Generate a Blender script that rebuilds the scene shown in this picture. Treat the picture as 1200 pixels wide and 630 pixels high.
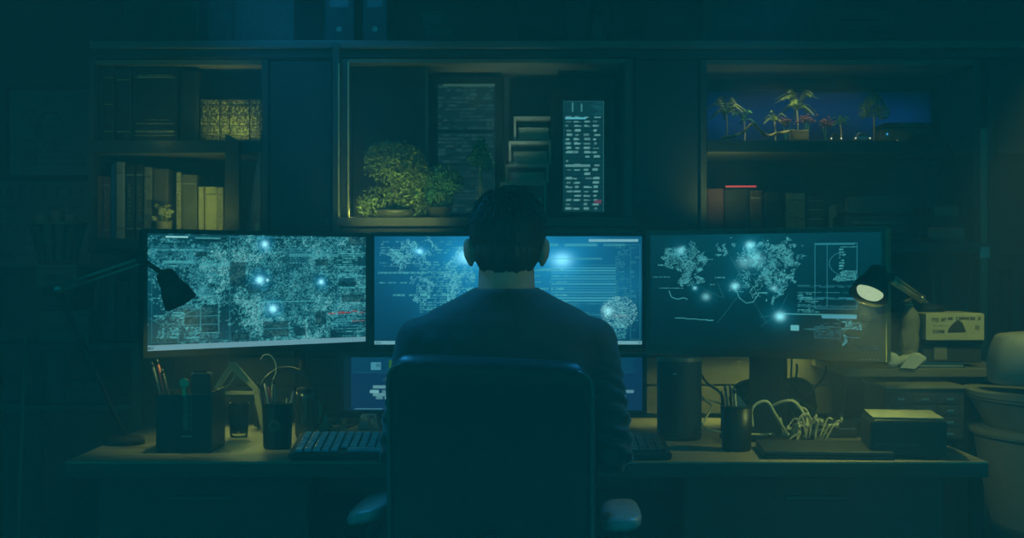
import bpy, bmesh, math, random
import numpy as np
from mathutils import Vector, Matrix, Euler

for _o in list(bpy.data.objects):
    bpy.data.objects.remove(_o)
SC = bpy.context.scene
COL = SC.collection
RND = random.Random(7)
PI = math.pi

# ------------------------------------------------------------------ camera
F = 1600.0                      # focal length in pixels of the 1200 px wide frame
CAMZ = 1.18                     # eye height; horizon at pixel row 315
cam_d = bpy.data.cameras.new('camera')
cam_d.sensor_width = 36.0
cam_d.lens = 36.0 * F / 1200.0
cam_d.clip_start = 0.05
cam = bpy.data.objects.new('camera', cam_d)
COL.objects.link(cam)
cam.location = (0, 0, CAMZ)
cam.rotation_euler = (PI / 2, 0, 0)
SC.camera = cam

# ------------------------------------------------------------------ world, exposure
SC.view_settings.view_transform = 'Standard'
SC.view_settings.look = 'None'
SC.view_settings.gamma = 1.0
SC.view_settings.exposure = 0.0
SC.view_settings.use_curve_mapping = False
SC.cycles.use_denoising = True
SC.cycles.max_bounces = 6
SC.cycles.diffuse_bounces = 3
SC.cycles.volume_bounces = 0
SC.cycles.transparent_max_bounces = 8
SC.cycles.caustics_reflective = False
SC.cycles.caustics_refractive = False
SC.cycles.sample_clamp_indirect = 2.0

HAZE_DENSITY = 0.11
WORLD_COL = (0.0, 0.102, 0.128)
WORLD_STR = 2.75
world = bpy.data.worlds.new('night_room_ambience')
SC.world = world
world.use_nodes = True
bg = world.node_tree.nodes['Background']
bg.inputs[0].default_value = WORLD_COL + (1,)
bg.inputs[1].default_value = WORLD_STR

def light(name, kind, loc, target, power, col, size=0.1, size_y=None, spot=60, blend=0.6):
    d = bpy.data.lights.new(name, kind)
    d.energy = power
    d.color = col
    if kind == 'AREA':
        d.size = size
        if size_y:
            d.shape = 'RECTANGLE'
            d.size_y = size_y
    else:
        d.shadow_soft_size = size
    if kind == 'SPOT':
        d.spot_size = math.radians(spot)
        d.spot_blend = blend
    if kind == 'AREA': d.spread = math.radians(115)
    o = bpy.data.objects.new(name, d)
    COL.objects.link(o)
    o.location = loc
    if target is not None:
        o.rotation_euler = (Vector(target) - Vector(loc)).to_track_quat('-Z', 'Y').to_euler()
    return o

WARM = (0.80, 1.0, 0.24)
BLUE = (0.03, 0.42, 1.0)
# cold blue ceiling lamp up to the left of the desk, out of frame
light('unseen_blue_light', 'SPOT', (-0.75, 3.55, 2.6), (-0.60, 4.33, 1.89), 18.0, BLUE, 0.06, spot=44, blend=1.0)
light('unseen_blue_light', 'SPOT', (-1.05, 3.65, 2.5), (-0.10, 2.78, 0.90), 115.0, BLUE, 0.06, spot=20, blend=0.9)  # added blue spot for the chair's top edge and left armrest, no lamp there
light('unseen_blue_light', 'SPOT', (1.0, 3.6, 2.5), (0.10, 2.80, 0.86), 65.0, BLUE, 0.06, spot=20, blend=0.9)  # weaker added spot for the right armrest, no lamp there
light('added_side_light', 'SPOT', (1.25, 2.9, 1.78), (1.20, 3.5, 0.99), 20.0, WARM, 0.05, spot=38, blend=0.9)  # added unseen spot that brightens the carton, lamp arm and armchair

light('added_right_light', 'SPOT', (1.9, 2.3, 1.75), (0.05, 2.95, 1.08), 15.0, WARM, 0.05, spot=13, blend=1.0)  # narrow warm spot added to light the neck and right sleeve
light('added_left_light', 'SPOT', (-1.9, 2.35, 1.6), (-0.04, 3.0, 1.14), 10.0, (0.6, 0.9, 0.8), 0.05, spot=8, blend=1.0)  # narrow spot added to light the neck from the left
light('added_left_light', 'SPOT', (-1.3, 2.6, 2.5), (-1.3, 4.4, 1.3), 6.0, (0.85, 1.0, 0.7), 0.1, spot=27, blend=1.0)  # dim spot added to bring out the left wall and clutter
light('added_rear_light', 'AREA', (-0.70, 3.74, 0.93), (-0.68, 3.60, 0.75), 0.22, WARM, 0.25, 0.05)  # warm light added low behind the left monitor to brighten the desk
light('added_rear_light', 'AREA', (0.62, 3.84, 0.95), (0.60, 3.90, 0.78), 0.5, WARM, 0.5, 0.04)  # warm light added behind the right monitor for planks and cables

# ------------------------------------------------------------------ pixel helpers
def X(px, d): return (px - 600.0) / F * d
def Z(py, d): return CAMZ + (315.0 - py) / F * d

# ------------------------------------------------------------------ materials
MATS = {}
def mat(name, col, rough=0.6, metal=0.0, var=0.15, scale=30.0, bump=0.0, spec=0.4, stretch=None):
    if name in MATS: return MATS[name]
    m = bpy.data.materials.new(name)
    m.use_nodes = True
    nt = m.node_tree
    b = nt.nodes['Principled BSDF']
    b.inputs['Roughness'].default_value = rough
    b.inputs['Metallic'].default_value = metal
    b.inputs['Specular IOR Level'].default_value = spec
    tc = nt.nodes.new('ShaderNodeTexCoord')
    n = nt.nodes.new('ShaderNodeTexNoise')
    n.inputs['Scale'].default_value = scale
    n.inputs['Detail'].default_value = 4.0
    if stretch:
        mp = nt.nodes.new('ShaderNodeMapping')
        mp.inputs['Scale'].default_value = stretch
        nt.links.new(tc.outputs['Object'], mp.inputs['Vector'])
        nt.links.new(mp.outputs['Vector'], n.inputs['Vector'])
    else:
        nt.links.new(tc.outputs['Object'], n.inputs['Vector'])
    r = nt.nodes.new('ShaderNodeValToRGB')
    r.color_ramp.elements[0].position = 0.3
    r.color_ramp.elements[1].position = 0.7
    r.color_ramp.elements[0].color = tuple(c * (1 - var) for c in col) + (1,)
    r.color_ramp.elements[1].color = tuple(min(1, c * (1 + var)) for c in col) + (1,)
    nt.links.new(n.outputs['Fac'], r.inputs['Fac'])
    nt.links.new(r.outputs['Color'], b.inputs['Base Color'])
    if bump:
        bp = nt.nodes.new('ShaderNodeBump')
        bp.inputs['Strength'].default_value = bump
        bp.inputs['Distance'].default_value = 0.01
        nt.links.new(n.outputs['Fac'], bp.inputs['Height'])
        nt.links.new(bp.outputs['Normal'], b.inputs['Normal'])
    MATS[name] = m
    return m

def glass(name, tint=(0.9, 0.95, 0.9), rough=0.05):
    """thin clear glass: see-through, with a fresnel sheen"""
    if name in MATS: return MATS[name]
    m = bpy.data.materials.new(name)
    m.use_nodes = True
    nt = m.node_tree; nt.nodes.clear()
    o = nt.nodes.new('ShaderNodeOutputMaterial')
    mx = nt.nodes.new('ShaderNodeMixShader')
    tr = nt.nodes.new('ShaderNodeBsdfTransparent'); tr.inputs[0].default_value = tint + (1,)
    gl = nt.nodes.new('ShaderNodeBsdfGlossy'); gl.inputs['Roughness'].default_value = rough
    lw = nt.nodes.new('ShaderNodeLayerWeight'); lw.inputs['Blend'].default_value = 0.25
    nt.links.new(lw.outputs['Fresnel'], mx.inputs['Fac'])
    nt.links.new(tr.outputs[0], mx.inputs[1]); nt.links.new(gl.outputs[0], mx.inputs[2])
    nt.links.new(mx.outputs[0], o.inputs['Surface'])
    MATS[name] = m
    return m

def emit(name, col, strength):
    if name in MATS: return MATS[name]
    m = bpy.data.materials.new(name)
    m.use_nodes = True
    b = m.node_tree.nodes['Principled BSDF']
    b.inputs['Base Color'].default_value = (0.02, 0.02, 0.02, 1)
    b.inputs['Emission Color'].default_value = col + (1,)
    b.inputs['Emission Strength'].default_value = strength
    MATS[name] = m
    return m

def screen_mat(name, strength):
    if name in MATS: return MATS[name]
    m = bpy.data.materials.new(name)
    m.use_nodes = True
    nt = m.node_tree
    b = nt.nodes['Principled BSDF']
    b.inputs['Base Color'].default_value = (0.01, 0.01, 0.012, 1)
    b.inputs['Roughness'].default_value = 0.45
    a = nt.nodes.new('ShaderNodeAttribute')
    a.attribute_name = 'shown'
    nt.links.new(a.outputs['Color'], b.inputs['Emission Color'])
    b.inputs['Emission Strength'].default_value = strength
    MATS[name] = m
    return m

BLACK_PLASTIC = mat('black_plastic', (0.014, 0.016, 0.018), 0.45)
MATT_BLACK = mat('matt_black', (0.010, 0.011, 0.012), 0.7)
DARK_METAL = mat('dark_metal', (0.03, 0.035, 0.04), 0.4, 0.6)
STEEL = mat('brushed_steel', (0.35, 0.35, 0.33), 0.35, 0.9, 0.1, 60)
BRASS = mat('brass', (0.42, 0.36, 0.2), 0.35, 0.8)
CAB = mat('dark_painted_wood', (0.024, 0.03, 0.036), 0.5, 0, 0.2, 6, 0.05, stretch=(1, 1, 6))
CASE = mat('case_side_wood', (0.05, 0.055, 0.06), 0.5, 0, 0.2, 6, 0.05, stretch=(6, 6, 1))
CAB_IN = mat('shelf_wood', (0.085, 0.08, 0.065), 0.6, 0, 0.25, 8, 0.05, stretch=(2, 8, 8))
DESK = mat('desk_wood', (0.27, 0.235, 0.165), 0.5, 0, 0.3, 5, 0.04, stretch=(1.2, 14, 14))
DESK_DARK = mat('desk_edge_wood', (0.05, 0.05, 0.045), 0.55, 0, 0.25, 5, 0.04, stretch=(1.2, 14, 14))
SHELF = mat('lit_shelf_wood', (0.20, 0.185, 0.14), 0.6, 0, 0.2, 8, 0.04, stretch=(2, 8, 8))  # paler copy of the shelf wood, light on the undersides put into its colour
WALL = mat('dark_plaster', (0.06, 0.065, 0.07), 0.9, 0, 0.2, 9, 0.1)
FLOOR = mat('dark_floor', (0.03, 0.032, 0.032), 0.7, 0, 0.2, 6, 0.05)
PAPER = mat('aged_paper', (0.42, 0.40, 0.28), 0.85, 0, 0.12, 40)
WHITE_PAPER = mat('white_paper', (0.6, 0.6, 0.52), 0.85, 0, 0.08, 40)
CABLE_W = mat('white_cable', (0.55, 0.52, 0.36), 0.5, 0, 0.1)
CABLE_B = mat('black_cable', (0.012, 0.013, 0.014), 0.5)
CARD = mat('cardboard', (0.22, 0.19, 0.13), 0.85, 0, 0.15, 30)

# ------------------------------------------------------------------ mesh builder
class MB:
    def __init__(s):
        s.v = []; s.f = []
    def add(s, vs, fs):
        o = len(s.v)
        s.v += [tuple(v) for v in vs]
        s.f += [tuple(i + o for i in f) for f in fs]
        return s
    def box(s, x0, x1, y0, y1, z0, z1, M=None):
        vs = [(x, y, z) for z in (z0, z1) for y in (y0, y1) for x in (x0, x1)]
        if M is not None: vs = [M @ Vector(v) for v in vs]
        return s.add(vs, [(0, 2, 3, 1), (4, 5, 7, 6), (0, 1, 5, 4), (2, 6, 7, 3), (0, 4, 6, 2), (1, 3, 7, 5)])
    def rings(s, rings, cap=True, closed=False):
        n = len(rings[0]); k = len(rings)
        vs = [p for r in rings for p in r]; fs = []
        for i in range(k if closed else k - 1):
            a = i * n; b = ((i + 1) % k) * n
            for j in range(n):
                j2 = (j + 1) % n
                fs.append((a + j, a + j2, b + j2, b + j))
        if cap and not closed:
            fs.append(tuple(range(n))[::-1])
            fs.append(tuple(range((k - 1) * n, k * n)))
        return s.add(vs, fs)
    def tube(s, pts, r, n=10, cap=True):
        pts = [Vector(p) for p in pts]
        rs = r if isinstance(r, (list, tuple)) else [r] * len(pts)
        rings = []
        t0 = (pts[1] - pts[0]).normalized()
        up = Vector((0, 0, 1)) if abs(t0.z) < 0.9 else Vector((1, 0, 0))
        u = t0.cross(up).normalized()
        for i, p in enumerate(pts):
            a = pts[max(i - 1, 0)]; b = pts[min(i + 1, len(pts) - 1)]
            t = (b - a)
            t = t.normalized() if t.length > 1e-9 else t0
            u = (u - t * u.dot(t)).normalized()
            w = t.cross(u)
            rings.append([p + (u * math.cos(q) + w * math.sin(q)) * rs[i] for q in [2 * PI * j / n for j in range(n)]])
        return s.rings(rings, cap)
    def capsule(s, a, b, ra, rb, n=14, m=5):
        a = Vector(a); b = Vector(b); t = (b - a).normalized()
        pts = []; rs = []
        for i in range(m + 1):
            q = -PI / 2 + PI / 2 * i / m
            pts.append(a + t * math.sin(q) * ra); rs.append(max(1e-4, math.cos(q) * ra))
        for i in range(m + 1):
            q = PI / 2 * i / m
            pts.append(b + t * math.sin(q) * rb); rs.append(max(1e-4, math.cos(q) * rb))
        return s.tube(pts, rs, n)
    def lathe(s, prof, c=(0, 0, 0), n=28, axis=None):
        c = Vector(c); M = Matrix.Identity(3)
        if axis is not None: M = Vector((0, 0, 1)).rotation_difference(Vector(axis)).to_matrix()
        rings = [[c + M @ Vector((max(r, 1e-5) * math.cos(q), max(r, 1e-5) * math.sin(q), z)) for q in [2 * PI * j / n for j in range(n)]] for r, z in prof]
        return s.rings(rings, True)
    def ell(s, c, r, n=20, m=12, M=None):
        c = Vector(c); rings = []
        for i in range(m + 1):
            q = -PI / 2 + PI * i / m
            cq = max(math.cos(q), 1e-3)
            ring = []
            for j in range(n):
                p = Vector((r[0] * cq * math.cos(2 * PI * j / n), r[1] * cq * math.sin(2 * PI * j / n), r[2] * math.sin(q)))
                if M is not None: p = M @ p
                ring.append(c + p)
            rings.append(ring)
        return s.rings(rings, True)
    def prism(s, poly, y0, y1, M=None):
        """poly in (x,z), extruded along y"""
        a = [(x, y0, z) for x, z in poly]; b = [(x, y1, z) for x, z in poly]
        if M is not None:
            a = [M @ Vector(p) for p in a]; b = [M @ Vector(p) for p in b]
        n = len(poly)
        return s.add(a + b, [tuple(range(n)), tuple(range(2 * n - 1, n - 1, -1))] + [(i, n + i, n + (i + 1) % n, (i + 1) % n) for i in range(n)])
    def mesh(s, name):
        me = bpy.data.meshes.new(name)
        me.from_pydata(s.v, [], s.f)
        bm = bmesh.new(); bm.from_mesh(me)
        bmesh.ops.recalc_face_normals(bm, faces=bm.faces[:])
        bm.to_mesh(me); bm.free()
        return me
    def build(s, name, m, parent=None, bevel=0.0, smooth=False, seg=2, label=None, sub=0):
        me = s.mesh(name)
        return put(name, me, m, parent, bevel, smooth, seg, label, sub)

def put(name, me, m, parent=None, bevel=0.0, smooth=False, seg=2, label=None, sub=0):
    me.name = name
    me.materials.clear(); me.materials.append(m)
    if smooth:
        me.polygons.foreach_set('use_smooth', [True] * len(me.polygons))
    o = bpy.data.objects.new(name, me)
    COL.objects.link(o)
    if parent is not None: o.parent = parent
    if bevel:
        b = o.modifiers.new('bevel', 'BEVEL'); b.width = bevel; b.segments = seg; b.limit_method = 'ANGLE'
    if sub:
        b = o.modifiers.new('sub', 'SUBSURF'); b.levels = sub; b.render_levels = sub
    if label: o['label'] = label
    return o

def tag(o, label=None, cat=None, group=None, kind=None):
    if label: o['label'] = label
    if cat: o['category'] = cat
    if group: o['group'] = group
    if kind: o['kind'] = kind
    return o

def thing(name, label, cat, loc=(0, 0, 0), rz=0.0, group=None, rx=0.0, ry=0.0):
    o = bpy.data.objects.new(name, None)
    o.empty_display_size = 0.05
    COL.objects.link(o)
    o.location = loc; o.rotation_euler = (rx, ry, rz)
    return tag(o, label, cat, group)

def struct(name, mb, m, bevel=0.0):
    o = mb.build(name, m, None, bevel)
    o['kind'] = 'structure'
    return o

def copy_tree(o, parent=None):
    c = o.copy(); COL.objects.link(c)
    if parent is not None: c.parent = parent
    for ch in o.children: copy_tree(ch, c)
    return c

def remeshed(mb, voxel, iters=6, factor=0.5):
    me = mb.mesh('tmp')
    o = bpy.data.objects.new('tmp', me); COL.objects.link(o)
    r = o.modifiers.new('r', 'REMESH'); r.mode = 'VOXEL'; r.voxel_size = voxel
    if iters:
        sm = o.modifiers.new('s', 'SMOOTH'); sm.iterations = iters; sm.factor = factor
    dg = bpy.context.evaluated_depsgraph_get(); dg.update()
    out = bpy.data.meshes.new_from_object(o.evaluated_get(dg))
    bpy.data.objects.remove(o)
    return out

def rect_poly(x0, x1, z0, z1, r, n=6):
    out = []
    for cx, cz, a0 in ((x1 - r, z1 - r, 0), (x0 + r, z1 - r, 90), (x0 + r, z0 + r, 180), (x1 - r, z0 + r, 270)):
        for i in range(n + 1):
            a = math.radians(a0 + 90 * i / n)
            out.append((cx + r * math.cos(a), cz + r * math.sin(a)))
    return out

def curve(pts, n=8):
    """Catmull-Rom through pts"""
    P = [Vector(p) for p in pts]
    P = [P[0] * 2 - P[1]] + P + [P[-1] * 2 - P[-2]]
    out = []
    for i in range(1, len(P) - 2):
        for k in range(n):
            t = k / n
            a, b, c, d = P[i - 1], P[i], P[i + 1], P[i + 2]
            out.append(0.5 * ((2 * b) + (c - a) * t + (2 * a - 5 * b + 4 * c - d) * t * t + (3 * b - a - 3 * c + d) * t ** 3))
    out.append(P[-2])
    return out

# ------------------------------------------------------------------ haze added for an even teal veil over the view
hz = bpy.data.materials.new('added_haze')
hz.use_nodes = True
hz.node_tree.nodes.clear()
ho = hz.node_tree.nodes.new('ShaderNodeOutputMaterial')
hv = hz.node_tree.nodes.new('ShaderNodeVolumeScatter')
hv.inputs['Color'].default_value = (0.9, 0.9, 0.9, 1)
hv.inputs['Density'].default_value = HAZE_DENSITY
hv.inputs['Anisotropy'].default_value = 0.0
hz.node_tree.links.new(hv.outputs[0], ho.inputs['Volume'])

# ------------------------------------------------------------------ room shell
struct('floor', MB().box(-2.3, 2.3, -0.6, 4.72, -0.05, 0.0), FLOOR)
struct('wall_back', MB().box(-2.3, 2.3, 4.70, 4.78, 0.0, 2.7), WALL)
struct('wall_left', MB().box(-2.3, -2.22, 2.4, 4.70, 0.0, 2.7), WALL)
struct('wall_right', MB().box(2.22, 2.3, 2.4, 4.70, 0.0, 2.7), WALL)
struct('ceiling', MB().box(-2.3, 2.3, 1.0, 4.78, 2.7, 2.76), WALL)
struct('baseboard_back', MB().box(-2.22, 2.22, 4.685, 4.70, 0.0, 0.09), CAB, 0.004)
hb = struct('haze', MB().box(-3.2, 3.2, -0.7, 5.0, -0.1, 3.2), hz)
hb['kind'] = 'stuff'

# ------------------------------------------------------------------ wall cabinets and shelves (front plane at 4.30 m)
D = 4.30
DB = 4.66
SH = 1.583            # top of the upper shelf boards
LO = 1.274            # top of the lower shelf boards

CORN = mat('lit_cornice_wood', (0.16, 0.17, 0.18), 0.4, 0, 0.2, 6, 0.03, stretch=(1, 6, 6))  # paler than the cabinet wood, blue light on the board put into its colour
# long top board over everything
t = thing('cornice_shelf', 'long dark top board running over all the wall cabinets', 'shelf', (0, D, Z(68, D)))
MB().box(X(108, D), 1.9, -0.03, 0.39, Z(58, D) - Z(68, D), Z(49, D) - Z(68, D)).build('board', CORN, t, 0.003)
MB().box(X(108, D), 1.9, -0.012, 0.38, 0, Z(59, D) - Z(68, D)).build('molding', CAB, t, 0.002)

def bookcase(name, label, x0, x1, zt, zb, shelf_zs, loc_x, extra=0.0, side=0.02, left=True, right=True):
    t = thing(name, label, 'bookcase', ((x0 + x1) / 2, D, zb))
    cx = (x0 + x1) / 2
    a = x0 - cx; b = x1 - cx
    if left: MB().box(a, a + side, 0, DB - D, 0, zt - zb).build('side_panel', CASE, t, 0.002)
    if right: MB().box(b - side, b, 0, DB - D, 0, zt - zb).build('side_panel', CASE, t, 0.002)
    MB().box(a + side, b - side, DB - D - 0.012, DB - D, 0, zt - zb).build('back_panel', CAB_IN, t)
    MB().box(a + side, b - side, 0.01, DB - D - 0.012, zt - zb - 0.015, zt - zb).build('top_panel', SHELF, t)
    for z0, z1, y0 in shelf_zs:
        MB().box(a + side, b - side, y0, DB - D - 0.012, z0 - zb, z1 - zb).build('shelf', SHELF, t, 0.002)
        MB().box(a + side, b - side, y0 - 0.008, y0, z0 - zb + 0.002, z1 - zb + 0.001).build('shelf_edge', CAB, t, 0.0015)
    return t

ZT = Z(69.5, D)
bookcase('bookcase', 'tall left bookcase with two lit compartments of old books', X(103, D), X(314, D), ZT, Z(296, D),
         [(Z(180, D), SH, 0.0), (Z(293, D), LO, -0.015)], 0)
bookcase('bookcase', 'right bookcase with the blue-lit plant display above and dark clutter below', X(821, D), X(1148, D), ZT, Z(299, D),
         [(Z(179, D), SH, 0.0), (Z(297, D), Z(286, D), -0.23)], 0)
# far right bay
t = thing('shelving_bay', 'empty-looking dark shelving bay at the far right edge, behind the metal post', 'shelves', (X(1158, D), D, 0))
w = 0.5
MB().box(0.02, w, 0.30, 0.312, 0.0, ZT).build('back_panel', CAB, t)
for zz in (Z(180, D), Z(297, D), 0.95, 0.5):
    MB().box(0.02, w, -0.0, 0.30, zz, zz + 0.022).build('shelf', CAB_IN, t, 0.002)
MB().box(w, w + 0.02, 0, 0.312, 0, ZT).build('side_panel', CAB, t, 0.002)
MB().box(0, 0.02, 0, 0.312, 0, ZT).build('side_panel', CAB, t, 0.002)
# metal post
t = thing('shelf_post', 'slim upright metal post beside the right bookcase', 'post', (X(1152, 4.08), 4.08, 0))
MB().box(-0.011, 0.011, -0.011, 0.011, 0, Z(150, 4.08)).build('tube', mat('post_metal', (0.2, 0.19, 0.15), 0.4, 0.6), t, 0.003)
MB().box(-0.016, 0.016, -0.016, 0.016, 0, 0.02).build('foot', BLACK_PLASTIC, t, 0.003)
MB().box(-0.016, 0.016, -0.018, 0.016, Z(303, 4.08), Z(288, 4.08)).build('collar', STEEL, t, 0.003)

# closed cabinets either side of the niche
def cabinet(label, px0, px1, handle_side):
    x0, x1 = X(px0, D), X(px1, D)
    cx = (x0 + x1) / 2; h = ZT - Z(270, D); hw = (x1 - x0) / 2 - 0.002
    t = thing('wall_cabinet', label, 'cabinet', (cx, D, Z(270, D)))
    MB().box(-hw, hw, 0.02, DB - D, 0, h).build('body', CAB, t, 0.002)
    dr = MB().box(-hw + 0.004, hw - 0.004, 0.0, 0.019, 0.003, h - 0.004).build('door', CAB, t, 0.003)
    MB().tube([(handle_side * (hw - 0.02), 0.0, 0.03), (handle_side * (hw - 0.02), -0.015, 0.035), (handle_side * (hw - 0.02), -0.015, 0.085), (handle_side * (hw - 0.02), 0.0, 0.09)], 0.003, 8).build('handle', DARK_METAL, dr, smooth=True)
cabinet('closed dark cabinet door between left bookcase and the plant niche', 314.5, 391, 1)
cabinet('closed dark cabinet door between the plant niche and right bookcase', 742, 820, -1)

# central niche
NX0, NX1 = X(400, D), X(741, D)
NZ0, NZ1 = Z(266, D), ZT
t = thing('display_niche', 'deep framed wall niche holding the plants and server racks', 'niche', (0, D, NZ0))
hh = NZ1 - NZ0
nf = mat('niche_frame_wood', (0.075, 0.08, 0.08), 0.4, 0, 0.15, 8, 0.03, stretch=(6, 6, 1))
MB().box(X(391.5, D), X(400, D), -0.04, 0.02, -0.02, Z(53, D) - NZ0).build('post', nf, t, 0.003)
MB().box(X(732, D), X(741, D), -0.015, 0.36, 0.0, hh).build('jamb', nf, t, 0.002)
MB().box(X(400, D), X(409, D), -0.012, 0.36, 0.0, hh).build('jamb', nf, t, 0.002)
MB().box(X(396, D), X(745, D), -0.05, 0.345, 0.0, 0.03).build('sill', nf, t, 0.003)
MB().box(X(396, D), X(745, D), -0.035, 0.3, -0.03, -0.004).build('sill_molding', nf, t, 0.003)
MB().box(X(409, D), X(732, D), -0.01, 0.345, hh - 0.012, hh).build('top_panel', SHELF, t)
MB().box(X(400, D), X(732, D), 0.345, 0.36, 0.0, hh).build('back_panel', CAB, t)
lit_edge = mat('lit_edge_strip', (0.5, 0.47, 0.25), 0.5)  # warm light along the niche edge put into the strips' colour
MB().box(X(408, D), X(410, D), -0.02, -0.011, 0.03, hh - 0.01).build('edge_strip', lit_edge, t)
MB().box(X(398, D), X(400, D) , -0.046, -0.0405, 0.0, hh - 0.02).build('edge_strip', lit_edge, t)
sp = MB().box(X(411, D), X(502, 4.36), 0.06, 0.075, 0.032, hh - 0.016).build('sliding_panel', MATT_BLACK, t, 0.002)
MB().box(X(498.5, 4.36), X(502, 4.36), 0.054, 0.06, 0.032, hh - 0.016).build('panel_edge', nf, sp)
MB().box(X(590.5, 4.6), X(597, 4.6), 0.26, 0.33, 0.031, hh - 0.013).build('divider', nf, t, 0.002)
# warm light low in the niche's left corner; unseen spots added for its ceiling
light('unseen_niche_light', 'POINT', (X(414, 4.33), 4.285, NZ0 + 0.045), None, 0.10, WARM, 0.01)
light('unseen_niche_light', 'AREA', (X(462, 4.15), 4.13, NZ0 + 0.0), (X(466, 4.29), 4.30, NZ0 + 0.17), 0.22, WARM, 0.26, 0.03)
light('unseen_niche_light', 'SPOT', (X(600, 4.4), 4.22, Z(215, 4.4)), (X(600, 4.5), 4.46, ZT), 1.9, (0.6, 1.0, 0.8), 0.03, spot=75, blend=1.0)  # added upward spot to brighten the niche ceiling
light('unseen_niche_light', 'SPOT', (X(556, 4.5), 4.44, Z(128, 4.4)), (X(556, 4.5), 4.5, ZT), 0.05, WARM, 0.004, spot=120, blend=1.0)

# ------------------------------------------------------------------ raster helper for things that really show a picture
def lin(c):
    c = np.asarray(c, float) / 255.0
    return np.where(c <= 0.04045, c / 12.92, ((c + 0.055) / 1.055) ** 2.4)
VEIL = lin((0, 42, 50))
def E(r, g, b): return np.maximum(lin((r, g, b)) - VEIL * 0.9, 0.0)

class Raster:
    def __init__(s, w, h, base, seed=1):
        s.w = w; s.h = h
        s.a = np.zeros((h, w, 3)); s.a[:] = base
        s.r = np.random.RandomState(seed)
        s.yy, s.xx = np.mgrid[0:h, 0:w]
        s.u = (s.xx + 0.5) / w; s.v = (s.yy + 0.5) / h
    def rect(s, u0, v0, u1, v1, c, al=1.0):
        x0, x1 = int(u0 * s.w), max(int(u0 * s.w) + 1, int(round(u1 * s.w)))
        y0, y1 = int(v0 * s.h), max(int(v0 * s.h) + 1, int(round(v1 * s.h)))
        x0 = max(0, x0); y0 = max(0, y0)
        s.a[y0:y1, x0:x1] = s.a[y0:y1, x0:x1] * (1 - al) + np.asarray(c) * al
    def frame(s, u0, v0, u1, v1, c, al=1.0):
        s.rect(u0, v0, u1, v0, c, al); s.rect(u0, v1, u1, v1, c, al)
        s.rect(u0, v0, u0, v1, c, al); s.rect(u1, v0, u1, v1, c, al)
    def line(s, u0, v0, u1, v1, c, al=1.0):
        n = int(max(abs(u1 - u0) * s.w, abs(v1 - v0) * s.h)) + 2
        for k in range(n):
            q = k / (n - 1)
            x = int((u0 + (u1 - u0) * q) * s.w); y = int((v0 + (v1 - v0) * q) * s.h)
            if 0 <= x < s.w and 0 <= y < s.h:
                s.a[y, x] = s.a[y, x] * (1 - al) + np.asarray(c) * al
    def glow(s, u, v, r, c, asp=None):
        asp = s.h / s.w if asp is None else asp
        d = ((s.u - u) / r) ** 2 + ((s.v - v) * asp / r) ** 2
        s.a += np.exp(-d)[..., None] * np.asarray(c)
    def row(s, u0, u1, v, h, c, fill=0.7, al=0.8, unit=0.006):
        """a line of illegible characters"""
        x = u0
        while x < u1:
            wd = unit * s.r.uniform(0.5, 2.5)
            if s.r.rand() < fill: s.rect(x, v, min(x + wd, u1), v + h, c, al * s.r.uniform(0.4, 1))
            x += wd + unit * 0.5
    def text(s, u0, v0, u1, v1, c, n, fill=0.7, al=0.8, unit=0.006):
        for k in range(n):
            v = v0 + (v1 - v0) * k / n
            s.row(u0, u0 + (u1 - u0) * s.r.uniform(0.5, 1), v, (v1 - v0) / n * 0.4, c, fill, al, unit)
    def dots(s, mask, p, c, lo=0.3):
        m = (s.r.rand(s.h, s.w) < p) & mask
        al = s.r.uniform(lo, 1, (s.h, s.w))[..., None] * m[..., None]
        s.a = s.a * (1 - al) + np.asarray(c) * al
    def poly(s, pts, du=0.0, dv=0.0):
        m = np.zeros((s.h, s.w), bool); n = len(pts)
        U = s.u + du; V = s.v + dv
        for i in range(n):
            x0, y0 = pts[i]; x1, y1 = pts[(i + 1) % n]
            if y0 == y1: continue
            c = (V >= min(y0, y1)) & (V < max(y0, y1)) & (U < x0 + (V - y0) * (x1 - x0) / (y1 - y0))
            m ^= c
        return m
    def cloud(s, cell):
        """smooth noise 0..1 with features of `cell` pixels"""
        gh, gw = s.h // cell + 3, s.w // cell + 3
        g = s.r.rand(gh, gw)
        y = s.yy / cell; x = s.xx / cell
        y0 = y.astype(int); x0 = x.astype(int); fy = y - y0; fx = x - x0
        fy = fy * fy * (3 - 2 * fy); fx = fx * fx * (3 - 2 * fx)
        return (g[y0, x0] * (1 - fx) + g[y0, x0 + 1] * fx) * (1 - fy) + (g[y0 + 1, x0] * (1 - fx) + g[y0 + 1, x0 + 1] * fx) * fy
    def plane(s, name, m, parent, x0, x1, z0, z1, y=0.0):
        """the picture as a fine grid of vertices on a flat panel facing -y"""
        w, h = s.w, s.h
        xs = np.linspace(x0, x1, w); zs = np.linspace(z1, z0, h)
        co = np.zeros((h, w, 3), np.float32)
        co[..., 0] = xs[None, :]; co[..., 1] = y; co[..., 2] = zs[:, None]
        idx = np.arange(w * h).reshape(h, w)
        q = np.stack([idx[1:, :-1], idx[1:, 1:], idx[:-1, 1:], idx[:-1, :-1]], -1).reshape(-1, 4)
        me = bpy.data.meshes.new(name)
        me.vertices.add(w * h); me.vertices.foreach_set('co', co.ravel())
        me.loops.add(q.size); me.loops.foreach_set('vertex_index', q.ravel().astype(np.int32))
        me.polygons.add(len(q)); me.polygons.foreach_set('loop_start', (np.arange(len(q)) * 4).astype(np.int32))
        me.update(calc_edges=True)
        at = me.attributes.new('shown', 'FLOAT_COLOR', 'POINT')
        c4 = np.ones((h, w, 4), np.float32); c4[..., :3] = np.clip(s.a, 0, 4)
        at.data.foreach_set('color', c4.ravel())
        return put(name, me, m, parent)

SCREEN = screen_mat('screen_glow', 1.5)
RACKLIT = screen_mat('rack_lights', 1.15)

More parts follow.
